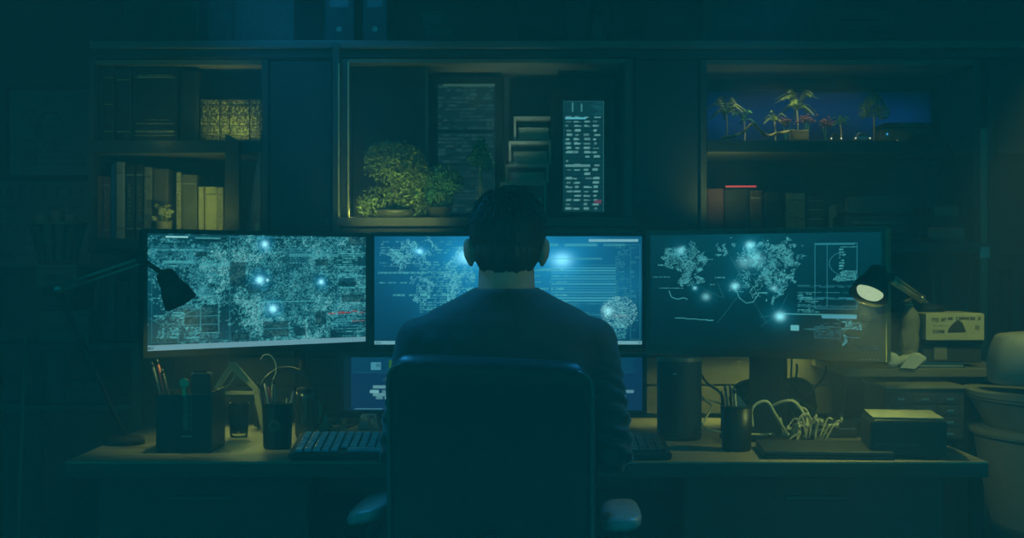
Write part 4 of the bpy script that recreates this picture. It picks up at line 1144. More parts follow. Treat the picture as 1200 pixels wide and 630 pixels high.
# ------------------------------------------------------------------ left side of the desk
def pens(parent_loc, n, h, rr, seed, cup_h, spread):
    r = random.Random(seed)
    cols = [('black_pen', (0.02, 0.02, 0.02)), ('red_pen', (0.25, 0.05, 0.04)), ('steel_pen', (0.3, 0.3, 0.28)), ('tan_pencil', (0.35, 0.26, 0.1)), ('grey_pen', (0.1, 0.11, 0.12))]
    return cols, r
PENC = {'black': (0.02, 0.02, 0.02), 'red': (0.3, 0.05, 0.04), 'steel': (0.35, 0.35, 0.32), 'tan': (0.4, 0.3, 0.12), 'grey': (0.12, 0.13, 0.14)}
def pen(label, col, a, b, r=0.0035, name='pen', cat='pen', group=None):
    a = Vector(a); b = Vector(b)
    t = thing(name, label, cat, a, 0, group)
    v = b - a; L = v.length; u = v / L
    MB().tube([u * 0.012, u * (L - 0.012)], r, 8).build('barrel', mat(col + '_pen_barrel', PENC[col], 0.4), t, smooth=True)
    MB().tube([Vector((0, 0, 0)), u * 0.0119], [0.0008, r * 0.9], 8).build('tip', STEEL, t, smooth=True)
    MB().tube([u * (L - 0.0119), u * L], [r * 0.95, r * 0.7], 8).build('end_cap', mat('pen_cap', (0.05, 0.05, 0.05), 0.4), t, smooth=True)
    return t

# black organiser box
ox0, ox1 = X(183, 3.2), X(248, 3.2)
w = ox1 - ox0; h = Z(462, 3.2) - DZ
t = thing('desk_organiser', 'tall black organiser box holding pens at left end of desk', 'organiser', (ox0, 3.2, DZ))
th = 0.004
MB().box(0, w, 0, th, 0, h).build('front_panel', BLACK_PLASTIC, t)
MB().box(0, w, 0.15 - th, 0.15, 0, h).build('back_panel', BLACK_PLASTIC, t)
MB().box(0, th, th, 0.15 - th, 0, h).build('side_panel', BLACK_PLASTIC, t)
MB().box(w - th, w, th, 0.15 - th, 0, h + 0.005).build('side_panel', mat('satin_black', (0.022, 0.024, 0.024), 0.4), t)
MB().box(th, w - th, th, 0.15 - th, 0, th).build('bottom', BLACK_PLASTIC, t)
MB().box(w * 0.46, w * 0.475, th, 0.15 - th, th, h * 0.9).build('partition', BLACK_PLASTIC, t)
sc = MB()
for i in range(26): sc.box(w * 0.50, w * (0.58 if i % 5 else 0.62), -0.0012, 0.0002, 0.055 + i * 0.0032, 0.0562 + i * 0.0032)
sc.box(w * 0.495, w * 0.50, -0.0012, 0.0002, 0.053, 0.138); sc.box(w * 0.63, w * 0.635, -0.0012, 0.0002, 0.053, 0.138)
sc.build('scale_print', mat('scale_print', (0.3, 0.29, 0.2), 0.6), t)
MB().box(w * 0.45, w * 0.65, -0.001, 0.0002, 0.036, 0.040).build('name_print', mat('scale_print', (0.3, 0.29, 0.2)), t)
t = thing('phone_dock', 'upright black slab standing in the organiser box', 'speaker', (X(234, 3.22), 3.225, DZ + th + 0.0005))
MB().prism(rect_poly(-0.022, 0.022, 0.0, Z(437, 3.22) - DZ - th, 0.004), 0.0, 0.04).build('body', mat('satin_black', (0.022, 0.024, 0.024)), t, 0.003)
MB().box(-0.016, 0.016, -0.001, 0.0002, 0.18, 0.186).build('slot', DARK_METAL, t)
t = thing('dial', 'small pale ring-shaped dial resting on the organiser rim', 'dial', (X(217, 3.21), 3.205, Z(457, 3.21)))
MB().lathe([(0.006, -0.003), (0.011, -0.003), (0.011, 0.003), (0.006, 0.003)], (0, -0.004, 0.018), 22, (0, 1, 0)).build('ring', BRASS, t)
MB().box(-0.004, 0.004, -0.007, -0.001, -0.012, 0.0095).build('clip', BRASS, t)
MB().lathe([(0.0, -0.002), (0.0058, -0.002), (0.0058, 0.002), (0, 0.002)], (0, -0.004, 0.018), 18, (0, 1, 0)).build('face', DARK_METAL, t)
for px0, px1, py, col, lab in ((196, 178, 424, 'grey', 'grey pen leaning furthest left from the organiser box'), (199, 184, 421, 'red', 'red pencil leaning from the organiser box'), (203, 190, 432, 'black', 'short black pen leaning from the organiser box, right of the red pencil')):
    pen(lab, col, (X(px0 + 5, 3.25), 3.28, DZ + 0.008), (X(px1, 3.25), 3.25, Z(py, 3.25)))

# glass tumbler
t = thing('glass', 'clear glass tumbler between the organiser box and pen cup', 'glass', (X(280, 3.50), 3.50, DZ))
gh = Z(472, 3.5) - DZ
MB().lathe([(0.0, 0), (0.021, 0), (0.023, 0.006), (0.026, gh), (0.0245, gh), (0.0215, 0.01), (0.0, 0.01)], n=32).build('tumbler', glass('clear_glass'), t, smooth=True)
MB().lathe([(0.0, 0.0105), (0.0213, 0.0105), (0.0232, gh * 0.42), (0.0, gh * 0.42)], n=32).build('water', glass('water', (0.8, 0.85, 0.7)), t, smooth=True)

# pen cup with badge
t = thing('pen_cup', 'black faceted pen cup with a round badge, left of the keyboard', 'cup', (X(325, 3.28), 3.28, DZ))
ch = Z(473, 3.25) - DZ
MB().lathe([(0.0, 0), (0.030, 0), (0.034, 0.004), (0.037, ch), (0.034, ch), (0.031, 0.008), (0.0, 0.008)], n=12).build('cup', BLACK_PLASTIC, t)
MB().lathe([(0.0, -0.001), (0.014, -0.001), (0.014, 0.001), (0.0, 0.001)], (-0.002, -0.0353, 0.058), 24, (0, 1, -0.04)).build('badge', mat('badge_grey', (0.10, 0.10, 0.08), 0.5), t)
MB().lathe([(0.0055, -0.0018), (0.0075, -0.0018), (0.0075, -0.001), (0.0055, -0.001)], (-0.002, -0.0353, 0.058), 24, (0, 1, -0.04)).build('badge_ring', mat('badge_dark', (0.03, 0.03, 0.03)), t)
cx = X(325, 3.28)
for i, (dx, px, py, col, lab) in enumerate(((-0.012, 303, 448, 'black', 'black pen leaning furthest left in the pen cup'), (-0.006, 309, 443, 'steel', 'steel pen second from left in the pen cup'), (0.0, 314, 446, 'red', 'red-tinged pen in the middle of the pen cup'), (0.004, 320, 444, 'grey', 'grey marker right of the red-tinged pen in the pen cup'), (0.012, 338, 460, 'tan', 'short tan pencil leaning right in the pen cup'), (0.016, 345, 452, 'steel', 'slim steel pen leaning furthest right in the pen cup'))):
    pen(lab, col, (cx + dx * 0.8, 3.285 + 0.006 * (i % 3) - 0.006, DZ + 0.009), (X(px, 3.27), 3.265 + 0.008 * (i % 2), Z(py, 3.27)), 0.004 if i in (0, 3) else 0.003)
t = thing('wire_hook', 'thin pale bent wire hook rising behind the pen cup', 'hook', (X(318, 3.33), 3.335, DZ))
hk = [(X(px, 3.33) - X(318, 3.33), 0, Z(py, 3.33) - DZ) for px, py in ((318, 470), (319, 448), (323, 436), (322, 424), (316, 416), (309, 416), (305, 421))]
MB().tube(curve([(0, 0, 0.004)] + hk, 8), 0.0016, 8).build('wire', CABLE_W, t, smooth=True)
MB().lathe([(0.02, 0), (0.02, 0.003), (0.003, 0.006), (0.0, 0.006)]).build('base', STEEL, t)
# A-shaped wooden stand
t = thing('wooden_easel', 'pale wooden A-shaped easel behind the glass tumbler', 'easel', (X(275, 3.6), 3.6, DZ))
def ez(px, py): return (X(px, 3.6) - X(275, 3.6), Z(py, 3.6) - DZ)
ap = ez(271, 424)
WD = mat('pale_wood', (0.52, 0.46, 0.25), 0.6, 0, 0.2, 14)
MB().prism([ez(266, 424), ez(275, 424), ez(303, 456), (ez(312, 470)[0], 0.0), (ez(306, 470)[0], 0.0), ez(296, 456), ez(270, 433)], 0, 0.012).build('leg', WD, t, 0.002)
MB().prism([ez(267, 426), ez(273, 430), ez(256, 455), (ez(246, 470)[0], 0), (ez(240, 470)[0], 0), ez(249, 455)], 0.013, 0.024).build('leg', WD, t, 0.002)
MB().box(ez(258, 0)[0], ez(300, 0)[0], -0.004, 0.0, ez(0, 462)[1], ez(0, 458)[1]).build('ledge', WD, t, 0.001)
MB().tube(curve([(ez(277, 432)[0], -0.003, ez(277, 432)[1]), (ez(272, 446)[0], -0.006, ez(272, 446)[1]), (ez(262, 455)[0], -0.004, ez(262, 455)[1]), (ez(250, 457)[0], 0.0, ez(250, 457)[1])]), 0.0018, 6).build('cord', CABLE_W, t, smooth=True)
# carafe
t = thing('carafe', 'dark metal carafe with handle behind the pen cup', 'jug', (X(358, 3.5), 3.5, DZ))
jh = Z(458, 3.5) - DZ
MB().lathe([(0.0, 0), (0.024, 0), (0.027, 0.01), (0.026, 0.05), (0.022, jh * 0.85), (0.024, jh), (0.022, jh), (0.02, jh * 0.85), (0.0, 0.02)], n=28).build('body', mat('dark_chrome', (0.12, 0.13, 0.12), 0.18, 0.8), t, smooth=True)
MB().tube(curve([(0.02, 0, jh * 0.92), (0.045, 0, jh * 0.85), (0.042, 0, jh * 0.4), (0.026, 0, jh * 0.2)]), 0.0035, 8).build('handle', BLACK_PLASTIC, t, smooth=True)
MB().lathe([(0.0, 0.0), (0.0255, 0.0), (0.02, 0.008), (0.0, 0.01)], (0, 0, jh + 0.0003)).build('lid', BLACK_PLASTIC, t, smooth=True)
# green flat triangle ruler
t = thing('set_square', 'small green plastic set square leaning by the carafe', 'set square', (X(373, 3.56), 3.56, DZ))
MB().prism([(0, 0), (0.045, 0), (0.0, 0.09)], 0, 0.003).build('plate', mat('green_plastic', (0.05, 0.32, 0.25), 0.3), t, 0.0005)
MB().tube([(0.012, 0.003, 0.05), (0.012, 0.05, 0.002)], 0.0015, 6).build('prop', STEEL, t)
# coiled cable
t = thing('coiled_cable', 'loosely coiled thin cable lying under the low screen', 'cable', (X(396, 3.55), 3.55, DZ + 0.004))
pts = []
for i in range(70):
    a = i * 0.5; r = 0.022 + 0.006 * math.sin(i * 1.3)
    pts.append((r * math.cos(a), r * 0.55 * math.sin(a), 0.002 + 0.02 * (0.5 + 0.5 * math.sin(a)) + 0.0006 * i * 0.4))
MB().tube(pts, 0.0022, 6).build('cord', mat('grey_cord', (0.16, 0.15, 0.1), 0.5), t, smooth=True)
MB().box(0.018, 0.034, -0.03, -0.022, -0.003, 0.004).build('plug', BLACK_PLASTIC, t, 0.001)
t = thing('paper_sheets', 'loose pale paper sheets lying behind the blue-lit keyboard', 'papers', (X(428, 3.45), 3.42, DZ + 0.0008))
for i, a in enumerate((0.1, -0.12, 0.3)):
    MB().box(-0.09, 0.09, -0.04, 0.06, i * 0.0012, i * 0.0012 + 0.0008, Matrix.Rotation(a, 4, 'Z')).build('sheet', mat('dim_sheet', (0.3, 0.29, 0.2), 0.9), t)
t = thing('mouse_cable', 'thin dark cable curling down from the low screen', 'cable', (X(432, 3.6), 3.6, DZ + 0.002))
def px3(pts, d0, base): return [Vector((X(p[0], p[2] if len(p) > 2 else d0), p[2] if len(p) > 2 else d0, Z(p[1], p[2] if len(p) > 2 else d0))) - Vector(base) for p in pts]
MB().tube(curve([(0, 0.05, 0.035), (0.0, 0.0, 0.03), (0.012, -0.06, 0.012), (0.015, -0.12, 0.001), (-0.01, -0.15, 0.0)]), 0.002, 6).build('cord', CABLE_B, t, smooth=True)
MB().box(-0.012, 0.012, 0.05, 0.07, 0.028, 0.04).build('plug', mat('blue_plug', (0.12, 0.25, 0.35), 0.4), t, 0.002)
# headphones behind the pen cup
t = thing('headphones', 'black headphones lying behind the carafe under the left monitor', 'headphones', (X(335, 3.66), 3.68, DZ))
pts = [(0.075 * math.cos(a), 0.0, 0.075 + 0.085 * math.sin(a)) for a in [math.radians(-20 + i * 220 / 20) for i in range(21)]]
MB().tube(pts, 0.008, 10).build('headband', BLACK_PLASTIC, t, smooth=True)
for s in (-1, 1):
    MB().lathe([(0.0, -0.018), (0.03, -0.018), (0.038, -0.006), (0.036, 0.012), (0.0, 0.014)], (s * 0.073, 0, 0.04), 24, (s, 0, 0)).build('ear_cup', BLACK_PLASTIC, t, smooth=True)
MB().tube(curve([(0.07, 0, 0.01), (0.10, -0.04, 0.004), (0.16, -0.03, 0.004), (0.22, -0.0, 0.03)]), 0.002, 6).build('cord', CABLE_B, t, smooth=True)

# ------------------------------------------------------------------ desk lamps
def desk_lamp(label, base, j1, j2, neck, head_dir, r_open, L, shade_m, arm_m, lit, spot_power, spot_deg, blend, base_r=0.07, low=None, aim=None, arm_r=0.004):
    base = Vector(base)
    t = thing('desk_lamp', label, 'lamp', base)
    R = lambda p: Vector(p) - base
    MB().lathe([(base_r, 0), (base_r, 0.01), (base_r * 0.9, 0.018), (0.012, 0.022), (0.0, 0.022)], n=32).build('base', MATT_BLACK, t, smooth=True)
    MB().tube([Vector((0, 0, 0.02)), R(j1)], 0.006, 10).build('lower_arm', low or arm_m, t, smooth=True)
    MB().ell(R(j1), (0.013, 0.013, 0.013), 14, 8).build('joint', STEEL, t, smooth=True)
    v = (R(j2) - R(j1)).normalized(); sd = v.cross(Vector((0, 1, 0))).normalized() * 0.008
    up = MB().tube([R(j1) + sd * 0.6, R(j2) + sd * 0.6], arm_r, 10).tube([R(j1) - sd, R(j2) - sd], 0.0028, 8)
    up.build('upper_arm', arm_m, t, smooth=True)
    MB().ell(R(j2), (0.012, 0.012, 0.012), 14, 8).build('joint', DARK_METAL, t, smooth=True)
    MB().tube([R(j2), R(neck)], 0.006, 10).build('neck', MATT_BLACK, t, smooth=True)
    a = Vector(head_dir).normalized()
    prof = [(0.010, -0.012), (0.020, -0.006), (0.024, L * 0.1), (r_open * 0.62, L * 0.3), (r_open * 0.85, L * 0.6), (r_open, L), (r_open * 0.975, L), (r_open * 0.82, L * 0.6), (r_open * 0.58, L * 0.32), (0.0, L * 0.14)]
    MB().lathe(prof, R(neck), 36, a).build('lamp_shade', shade_m, t, smooth=True)
    MB().lathe([(0.0, L * 0.70), (r_open * 0.70, L * 0.84), (r_open * 0.62, L * 0.93), (0.0, L * 1.0)], R(neck), 30, a).build('bulb', emit('warm_bulb', (0.33, 0.46, 0.27), lit), t, smooth=True)
    p = Vector(neck) + a * (L * 1.02)
    light('desk_lamp_light', 'SPOT', p, p + (Vector(aim) if aim else a), spot_power, WARM, 0.02, spot=spot_deg, blend=blend)
    return t
nl = (X(194, 3.2), 3.20, Z(322, 3.2))
desk_lamp('unlit-looking black desk lamp hanging its shade over the left monitor', (-0.955, 3.36, DZ), (X(68, 3.25), 3.25, Z(338, 3.25)), (X(166, 3.2), 3.2, Z(304, 3.2)),
          nl, (0.42, 0.25, -0.86), 0.040, 0.075, MATT_BLACK, mat('lamp_arm_steel', (0.3, 0.31, 0.27), 0.3, 0.5), 1.4, 2.8, 120, 0.8, low=MATT_BLACK, aim=(0.03, 0.5, -0.8), base_r=0.05)
nr = (X(1026, 3.2), 3.18, Z(318, 3.2))
BT = Z(366, 3.6)
desk_lamp('lit black desk lamp with pale arm in front of the right monitor', (X(1092, 3.66), 3.70, BT), (X(1085, 3.62), 3.66, BT + 0.035), (X(1046, 3.2), 3.22, Z(325, 3.2)),
          nr, (-0.42, -0.42, -0.80), 0.045, 0.07, MATT_BLACK, mat('lamp_arm_brass', (0.55, 0.52, 0.32), 0.35, 0.1), 1.4, 6.0, 155, 0.9, arm_r=0.0075, base_r=0.045, aim=(-0.15, 0.1, -0.9))

# ------------------------------------------------------------------ right side of the desk
t = thing('speaker', 'tall round dark speaker beside the black keyboard', 'speaker', (X(796, 3.46), 3.46, DZ))
sh = Z(418, 3.46) - DZ; sr = 26 * 3.46 / F
SPK = mat('speaker_mesh', (0.018, 0.032, 0.048), 0.55, 0, 0.3, 400, 0.2)
MB().lathe([(0.0, 0.008), (sr, 0.008), (sr, sh - 0.010), (0.0, sh - 0.010)], n=40).build('mesh_cover', SPK, t, 0.002)
MB().lathe([(0.0, 0), (sr * 0.95, 0), (sr, 0.0075), (0.0, 0.0075)], n=40).build('base_ring', BLACK_PLASTIC, t)
MB().lathe([(0.0, sh - 0.0095), (sr * 1.01, sh - 0.0095), (sr * 0.97, sh), (0.0, sh)], n=40).build('top_cap', mat('top_cap_grey', (0.12, 0.12, 0.1), 0.4), t)
MB().box(-0.022, -0.014, -sr - 0.001, -sr + 0.003, sh * 0.80, sh * 0.82).build('badge', mat('blue_badge', (0.1, 0.3, 0.45), 0.4), t)
t = thing('mug', 'black mug of pens right of the tall round speaker', 'mug', (X(863, 3.24), 3.24, DZ))
mh = Z(478, 3.22) - DZ; mr = 18.5 * 3.24 / F
MB().lathe([(0.0, 0), (mr * 0.88, 0), (mr * 0.92, 0.004), (mr, mh), (mr * 0.94, mh), (mr * 0.86, 0.008), (0.0, 0.008)], n=36).build('mug_body', mat('black_glaze', (0.012, 0.014, 0.016), 0.4), t, smooth=True)
MB().lathe([(mr * 0.93, mh + 0.0003), (mr * 1.01, mh + 0.0003), (mr * 1.01, mh + 0.003), (mr * 0.93, mh + 0.003)], n=36).build('rim', DARK_METAL, t)
cx = X(863, 3.24)
for i, (dx, px, py, col, lab) in enumerate(((-0.016, 845, 458, 'black', 'black pen leaning furthest left in the black mug'), (-0.010, 850, 452, 'grey', 'grey pen second from left in the black mug'), (-0.004, 855, 450, 'black', 'tall black pen in the middle of the black mug'), (0.002, 861, 455, 'steel', 'steel pen right of the tall black pen'))):
    pen(lab, col, (cx + dx * 0.7 + 0.004, 3.24 + 0.007 * (i % 2), DZ + 0.009), (X(px, 3.24), 3.235 + 0.01 * (i % 2), Z(py, 3.24)), 0.0038)
t = thing('card', 'small bluish card tucked in the black mug behind its rim', 'card', (cx + 0.008, 3.245, DZ + 0.02))
MB().prism([(-0.012, 0), (0.014, 0), (0.018, 0.085), (-0.004, 0.112)], 0, 0.002).build('card', mat('blue_card', (0.08, 0.14, 0.18), 0.6), t)
# flat closed laptop
t = thing('laptop', 'closed dark laptop lying flat at the desk front right', 'laptop', (X(965, 3.18), 3.08, DZ), math.radians(-5))
MB().prism(rect_poly(-0.155, 0.135, 0.0, 0.010, 0.004), 0.0, 0.21).build('base', DARK_METAL, t, 0.002)
MB().prism(rect_poly(-0.155, 0.135, 0.0105, 0.018, 0.003), 0.0, 0.21).build('lid', mat('dark_aluminium', (0.07, 0.075, 0.075), 0.45, 0.5), t, 0.002)
MB().lathe([(0.0, -0.1), (0.004, -0.1), (0.004, 0.1), (0.0, 0.1)], (-0.01, 0.2115, 0.0102), 12, (1, 0, 0)).build('hinge', BLACK_PLASTIC, t)
# rounded black box
t = thing('media_box', 'rounded black box with a pale lit top at desk right', 'box', (X(1056, 3.15), 3.09, DZ), math.radians(-8))
MB().prism(rect_poly(-0.085, 0.085, 0.001, 0.090, 0.016), 0, 0.19).build('body', mat('satin_black', (0.022, 0.024, 0.024)), t, 0.008, seg=3)
MB().prism(rect_poly(-0.078, 0.078, 0.0903, 0.0935, 0.001), 0.006, 0.184).build('lit_top_face', mat('lit_top_paint', (0.34, 0.33, 0.26), 0.5), t, 0.001)  # lamplight on the black box's top put into this plate's pale colour
MB().box(-0.07, 0.02, -0.002, 0.0005, 0.03, 0.034).build('slot', mat('slot_shine', (0.06, 0.065, 0.06), 0.3), t)
for s in (-0.06, 0.06): MB().box(s - 0.01, s + 0.01, 0.02, 0.04, -0.0, 0.003).build('foot', MATT_BLACK, t)
# crate behind
t = thing('drawer_crate', 'dark boxy drawer crate behind the rounded black box', 'drawers', (X(1078, 3.45), 3.40, DZ))
hw = 46 * 3.4 / F; hh = Z(452, 3.4) - DZ
CR = mat('crate_grey', (0.06, 0.06, 0.05), 0.6)
MB().box(-hw, hw, 0.006, 0.22, 0.0, hh - 0.008).build('body', CR, t, 0.003)
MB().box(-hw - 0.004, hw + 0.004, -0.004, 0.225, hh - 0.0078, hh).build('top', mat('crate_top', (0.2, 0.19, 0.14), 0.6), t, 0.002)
for c_ in range(3):
    for r_ in range(4):
        x0 = -hw + 0.006 + c_ * (2 * hw - 0.012) / 3; ww = (2 * hw - 0.012) / 3 - 0.004
        z0 = 0.008 + r_ * (hh - 0.024) / 4; hz2 = (hh - 0.024) / 4 - 0.004
        dr = MB().box(x0, x0 + ww, 0.0, 0.0055, z0, z0 + hz2).build('drawer', mat('crate_drawer', (0.035, 0.036, 0.034), 0.4), t, 0.001)
        MB().box(x0 + ww * 0.35, x0 + ww * 0.65, -0.006, -0.0002, z0 + hz2 * 0.4, z0 + hz2 * 0.6).build('knob', STEEL, dr)
# black lumps: cable bag and adapter
t = thing('cable_bag', 'black lumpy cable bag under the right monitor', 'bag', (X(905, 3.72), 3.74, DZ))
m = MB().ell((0, 0, 0.055), (0.13, 0.07, 0.055)).ell((-0.05, 0.0, 0.09), (0.06, 0.05, 0.04)).ell((0.07, 0.01, 0.085), (0.055, 0.05, 0.05)).ell((0.02, -0.03, 0.06), (0.08, 0.05, 0.045))
put('bag', remeshed(m, 0.008, 6), mat('bag_nylon', (0.018, 0.02, 0.02), 0.4, 0, 0.2, 60, 0.2), t, smooth=True)
MB().tube(curve([(-0.11, -0.04, 0.06), (-0.04, -0.075, 0.10), (0.04, -0.085, 0.085), (0.11, -0.04, 0.05)]), 0.003, 6).build('zip', mat('zip_brass', (0.3, 0.28, 0.14), 0.4, 0.4), t, smooth=True)
MB().tube(curve([(0.02, -0.06, 0.09), (0.028, -0.08, 0.12), (0.022, -0.06, 0.14)]), 0.0035, 6).build('pull_tab', CABLE_W, t, smooth=True)
t = thing('power_adapter', 'black rounded power adapter left of the rounded black box', 'adapter', (X(985, 3.5), 3.50, DZ))
MB().prism(rect_poly(-0.045, 0.045, 0, 0.05, 0.02), -0.03, 0.04).build('case', mat('black_gloss', (0.02, 0.022, 0.024)), t, 0.01, seg=3)
MB().tube(curve([(-0.044, 0, 0.03), (-0.08, 0.02, 0.02), (-0.11, 0.08, 0.06), (-0.10, 0.12, 0.2)]), 0.0028, 6).build('cord', CABLE_B, t, smooth=True)
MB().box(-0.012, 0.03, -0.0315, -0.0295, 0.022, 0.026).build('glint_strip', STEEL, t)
# cables
def cable(label, base, pts, r, m, plug=None, name='cable'):
    t = thing(name, label, 'cable', base)
    P = curve([Vector(p) - Vector(base) for p in pts], 8)
    MB().tube(P, r, 7).build('cord', m, t, smooth=True)
    if plug:
        a = P[-1]; v = (P[-1] - P[-2]).normalized()
        MB().tube([a, a + v * 0.018], [r * 2.0, r * 1.7], 8).build('plug', plug, t, smooth=True)
    return t
def w3(px, py, d): return (X(px, d), d, max(DZ + 0.003, Z(py, d)))
cable('white cable looping down from the speaker to the mug', (X(826, 3.5), 3.5, DZ), [w3(815, 452, 3.6), w3(826, 468, 3.55), w3(834, 476, 3.5), w3(828, 488, 3.45), w3(824, 498, 3.4), w3(838, 505, 3.36), w3(870, 508, 3.36), w3(900, 509, 3.4)], 0.0028, CABLE_W, STEEL)
cable('second white cable running level behind the mug', (X(850, 3.6), 3.6, DZ), [w3(822, 468, 3.6), w3(838, 470, 3.6), w3(855, 477, 3.55), w3(880, 484, 3.6), w3(905, 487, 3.6)], 0.003, CABLE_W, STEEL)
cable('thick white cable arching from the mug toward the plug bundle', (X(900, 3.35), 3.35, DZ), [w3(882, 500, 3.33), w3(881, 480, 3.33), w3(890, 471, 3.33), w3(900, 471, 3.33), w3(908, 484, 3.35), w3(917, 499, 3.38), w3(922, 508, 3.40)], 0.0036, CABLE_W, STEEL)
cable('flat pale cable arching highest over the plug bundle', (X(930, 3.42), 3.42, DZ), [w3(906, 475, 3.45), w3(918, 470, 3.43), w3(930, 470, 3.42), w3(938, 478, 3.42), w3(944, 488, 3.42), w3(948, 500, 3.42)], 0.0042, CABLE_W, STEEL)
cable('pale cable bent tightly at right of the plug bundle', (X(945, 3.42), 3.42, DZ), [w3(934, 477, 3.44), w3(944, 479, 3.44), w3(950, 490, 3.43), w3(958, 496, 3.42), w3(968, 498, 3.42)], 0.003, CABLE_W, STEEL)
rr = random.Random(5)
t = thing('plug_bundle', 'tangled bundle of short white plugs behind the closed laptop', 'cables', (X(942, 3.40), 3.40, DZ))
bx = X(942, 3.40)
for i in range(22):
    x = X(918 + 50 * (i / 21) , 3.40) - bx; y = rr.uniform(-0.02, 0.03); h0 = rr.uniform(0.012, 0.055)
    a = Vector((x, y, 0.004 + rr.uniform(0, 0.01))); b = a + Vector((rr.uniform(-0.012, 0.03), rr.uniform(-0.02, 0.0), h0)); c = b + Vector((rr.uniform(-0.012, 0.018), rr.uniform(-0.02, 0.01), rr.uniform(-0.03, 0.012)))
    c.z = max(c.z, 0.004)
    MB().tube(curve([a, b, c], 6), 0.0024, 6).build('lead', CABLE_W, t, smooth=True)
    if i % 2: MB().tube([c, c + Vector((0.0, -0.004, 0.012))], 0.0035, 6).build('plug', mat('cream_plug', (0.5, 0.48, 0.32), 0.5), t, smooth=True)
for i, (pts, lab) in enumerate((([w3(934, 426, 3.55), w3(933, 440, 3.55), w3(924, 456, 3.55), w3(908, 470, 3.55), w3(890, 480, 3.58)], 'black cable hanging left below the right monitor'), ([w3(968, 428, 3.6), w3(966, 440, 3.6), w3(952, 458, 3.6), w3(935, 475, 3.6), w3(928, 492, 3.6)], 'black cable hanging middle below the right monitor'), ([w3(988, 430, 3.62), w3(989, 452, 3.62), w3(990, 470, 3.6), w3(986, 486, 3.56)], 'straight black cable hanging right below the right monitor'), ([w3(818, 432, 3.64), w3(828, 448, 3.6), w3(842, 458, 3.55), w3(846, 468, 3.5), w3(846, 505, 3.45)], 'black cable drooping between speaker and mug'))):
    cable(lab, pts[-1], pts, 0.0032, CABLE_B, BLACK_PLASTIC)

# backboard behind desk right side
t = thing('wall_panel', 'low wooden panel standing behind the desk under the monitors', 'panel', (0.03, 3.965, 0))
for z0 in (0.76, 0.845, 0.93): MB().box(-0.85, 0.90, 0.0, 0.02, z0, z0 + 0.08).build('plank', mat('panel_wood', (0.12, 0.11, 0.08), 0.7, 0, 0.25, 5, 0.05, stretch=(1, 8, 8)), t, 0.002)
for x in (-0.8, 0.0, 0.85): MB().box(x, x + 0.04, 0.0205, 0.045, 0, 1.02).build('batten', CAB, t)

# ------------------------------------------------------------------ right side rack and its things
RZ = Z(429, 3.6)
t = thing('side_shelf', 'deep wooden side shelf right of the right monitor, below lamp', 'shelf', (X(1062, 3.7), 3.52, 0))
cx = X(1062, 3.7)
MB().box(X(985, 3.6) - cx, 0.245, 0, 0.75, RZ - 0.022, RZ).build('board', mat('side_shelf_wood', (0.17, 0.155, 0.10), 0.6, 0, 0.25, 6, 0.05, stretch=(2, 8, 8)), t, 0.002)
MB().box(0.2, 0.235, 0.25, 0.285, 0, RZ - 0.0225).build('leg', CAB, t, 0.002)
MB().box(0.2, 0.235, 0.69, 0.725, 0, RZ - 0.0225).build('leg', CAB, t, 0.002)
MB().box(X(985, 3.6) - cx + 0.01, X(985, 3.6) - cx + 0.04, 0.69, 0.725, 0, RZ - 0.0225).build('leg', CAB, t, 0.002)
MB().box(0.2, 0.23, 0.286, 0.689, RZ - 0.07, RZ - 0.0225).build('apron', CAB, t)
t = thing('blue_folder', 'flat blue folder lying on the side shelf under the dark box', 'folder', (X(1088, 3.6), 3.55, RZ))
fw = 36 * 3.6 / F
MB().box(-fw, fw, 0, 0.2, 0, 0.003).build('back_cover', mat('blue_vinyl', (0.02, 0.10, 0.26), 0.4), t)
MB().box(-fw, fw, 0.002, 0.2, 0.0085, 0.0115).build('front_cover', mat('blue_vinyl', (0.02, 0.10, 0.26)), t)
MB().box(-fw + 0.004, fw - 0.004, 0.004, 0.195, 0.0032, 0.0083).build('sheets', PAPER, t)
z = RZ + 0.0118
t = thing('storage_case', 'dark storage case with pale label under the printed carton', 'box', (X(1113, 3.6), 3.58, z))
hw = 34 * 3.6 / F; hh = Z(398, 3.6) - z
MB().box(-hw, hw, 0, 0.2, 0, hh - 0.012).build('case', mat('dark_card', (0.035, 0.036, 0.034)), t, 0.003)
MB().box(-hw - 0.002, hw + 0.002, -0.002, 0.202, hh - 0.0118, hh).build('lid', mat('dark_card', (0.035, 0.036, 0.034)), t, 0.002)
MB().box(-hw * 0.62, -hw * 0.18, -0.0015, 0.001, hh * 0.12, hh * 0.72).build('label_plate', mat('tan_label', (0.22, 0.2, 0.13), 0.8), t)
z2 = z + hh + 0.0006
t = thing('printed_carton', 'pale carton with dark printed letters and silhouette under right lamp', 'box', (X(1113.5, 3.6), 3.56, z2))
hw = 34 * 3.6 / F; hh = BT - z2 - 0.0006
MB().prism(rect_poly(-hw, hw, 0, hh, 0.004), 0, 0.2).build('carton', mat('cream_card', (0.50, 0.47, 0.28), 0.8, 0, 0.08, 20), t, 0.002)
ink = mat('dark_ink', (0.045, 0.045, 0.035), 0.8)
def q(px, py): return ((px - 1113.5) * 3.56 / F, Z(py, 3.56) - z2)
sil = [q(px, py) for px, py in ((1104.5, 389.4), (1105.7, 385.6), (1109, 381), (1114.8, 375.6), (1118, 375.2), (1122, 378), (1125.5, 386.4), (1126.5, 388.8), (1118, 389.2))]
sil2 = [q(px, py) for px, py in ((1121, 393.8), (1126, 390), (1134, 394), (1130, 395))]
MB().prism(sil, -0.0008, 0.0005).build('printed_shape', ink, t)
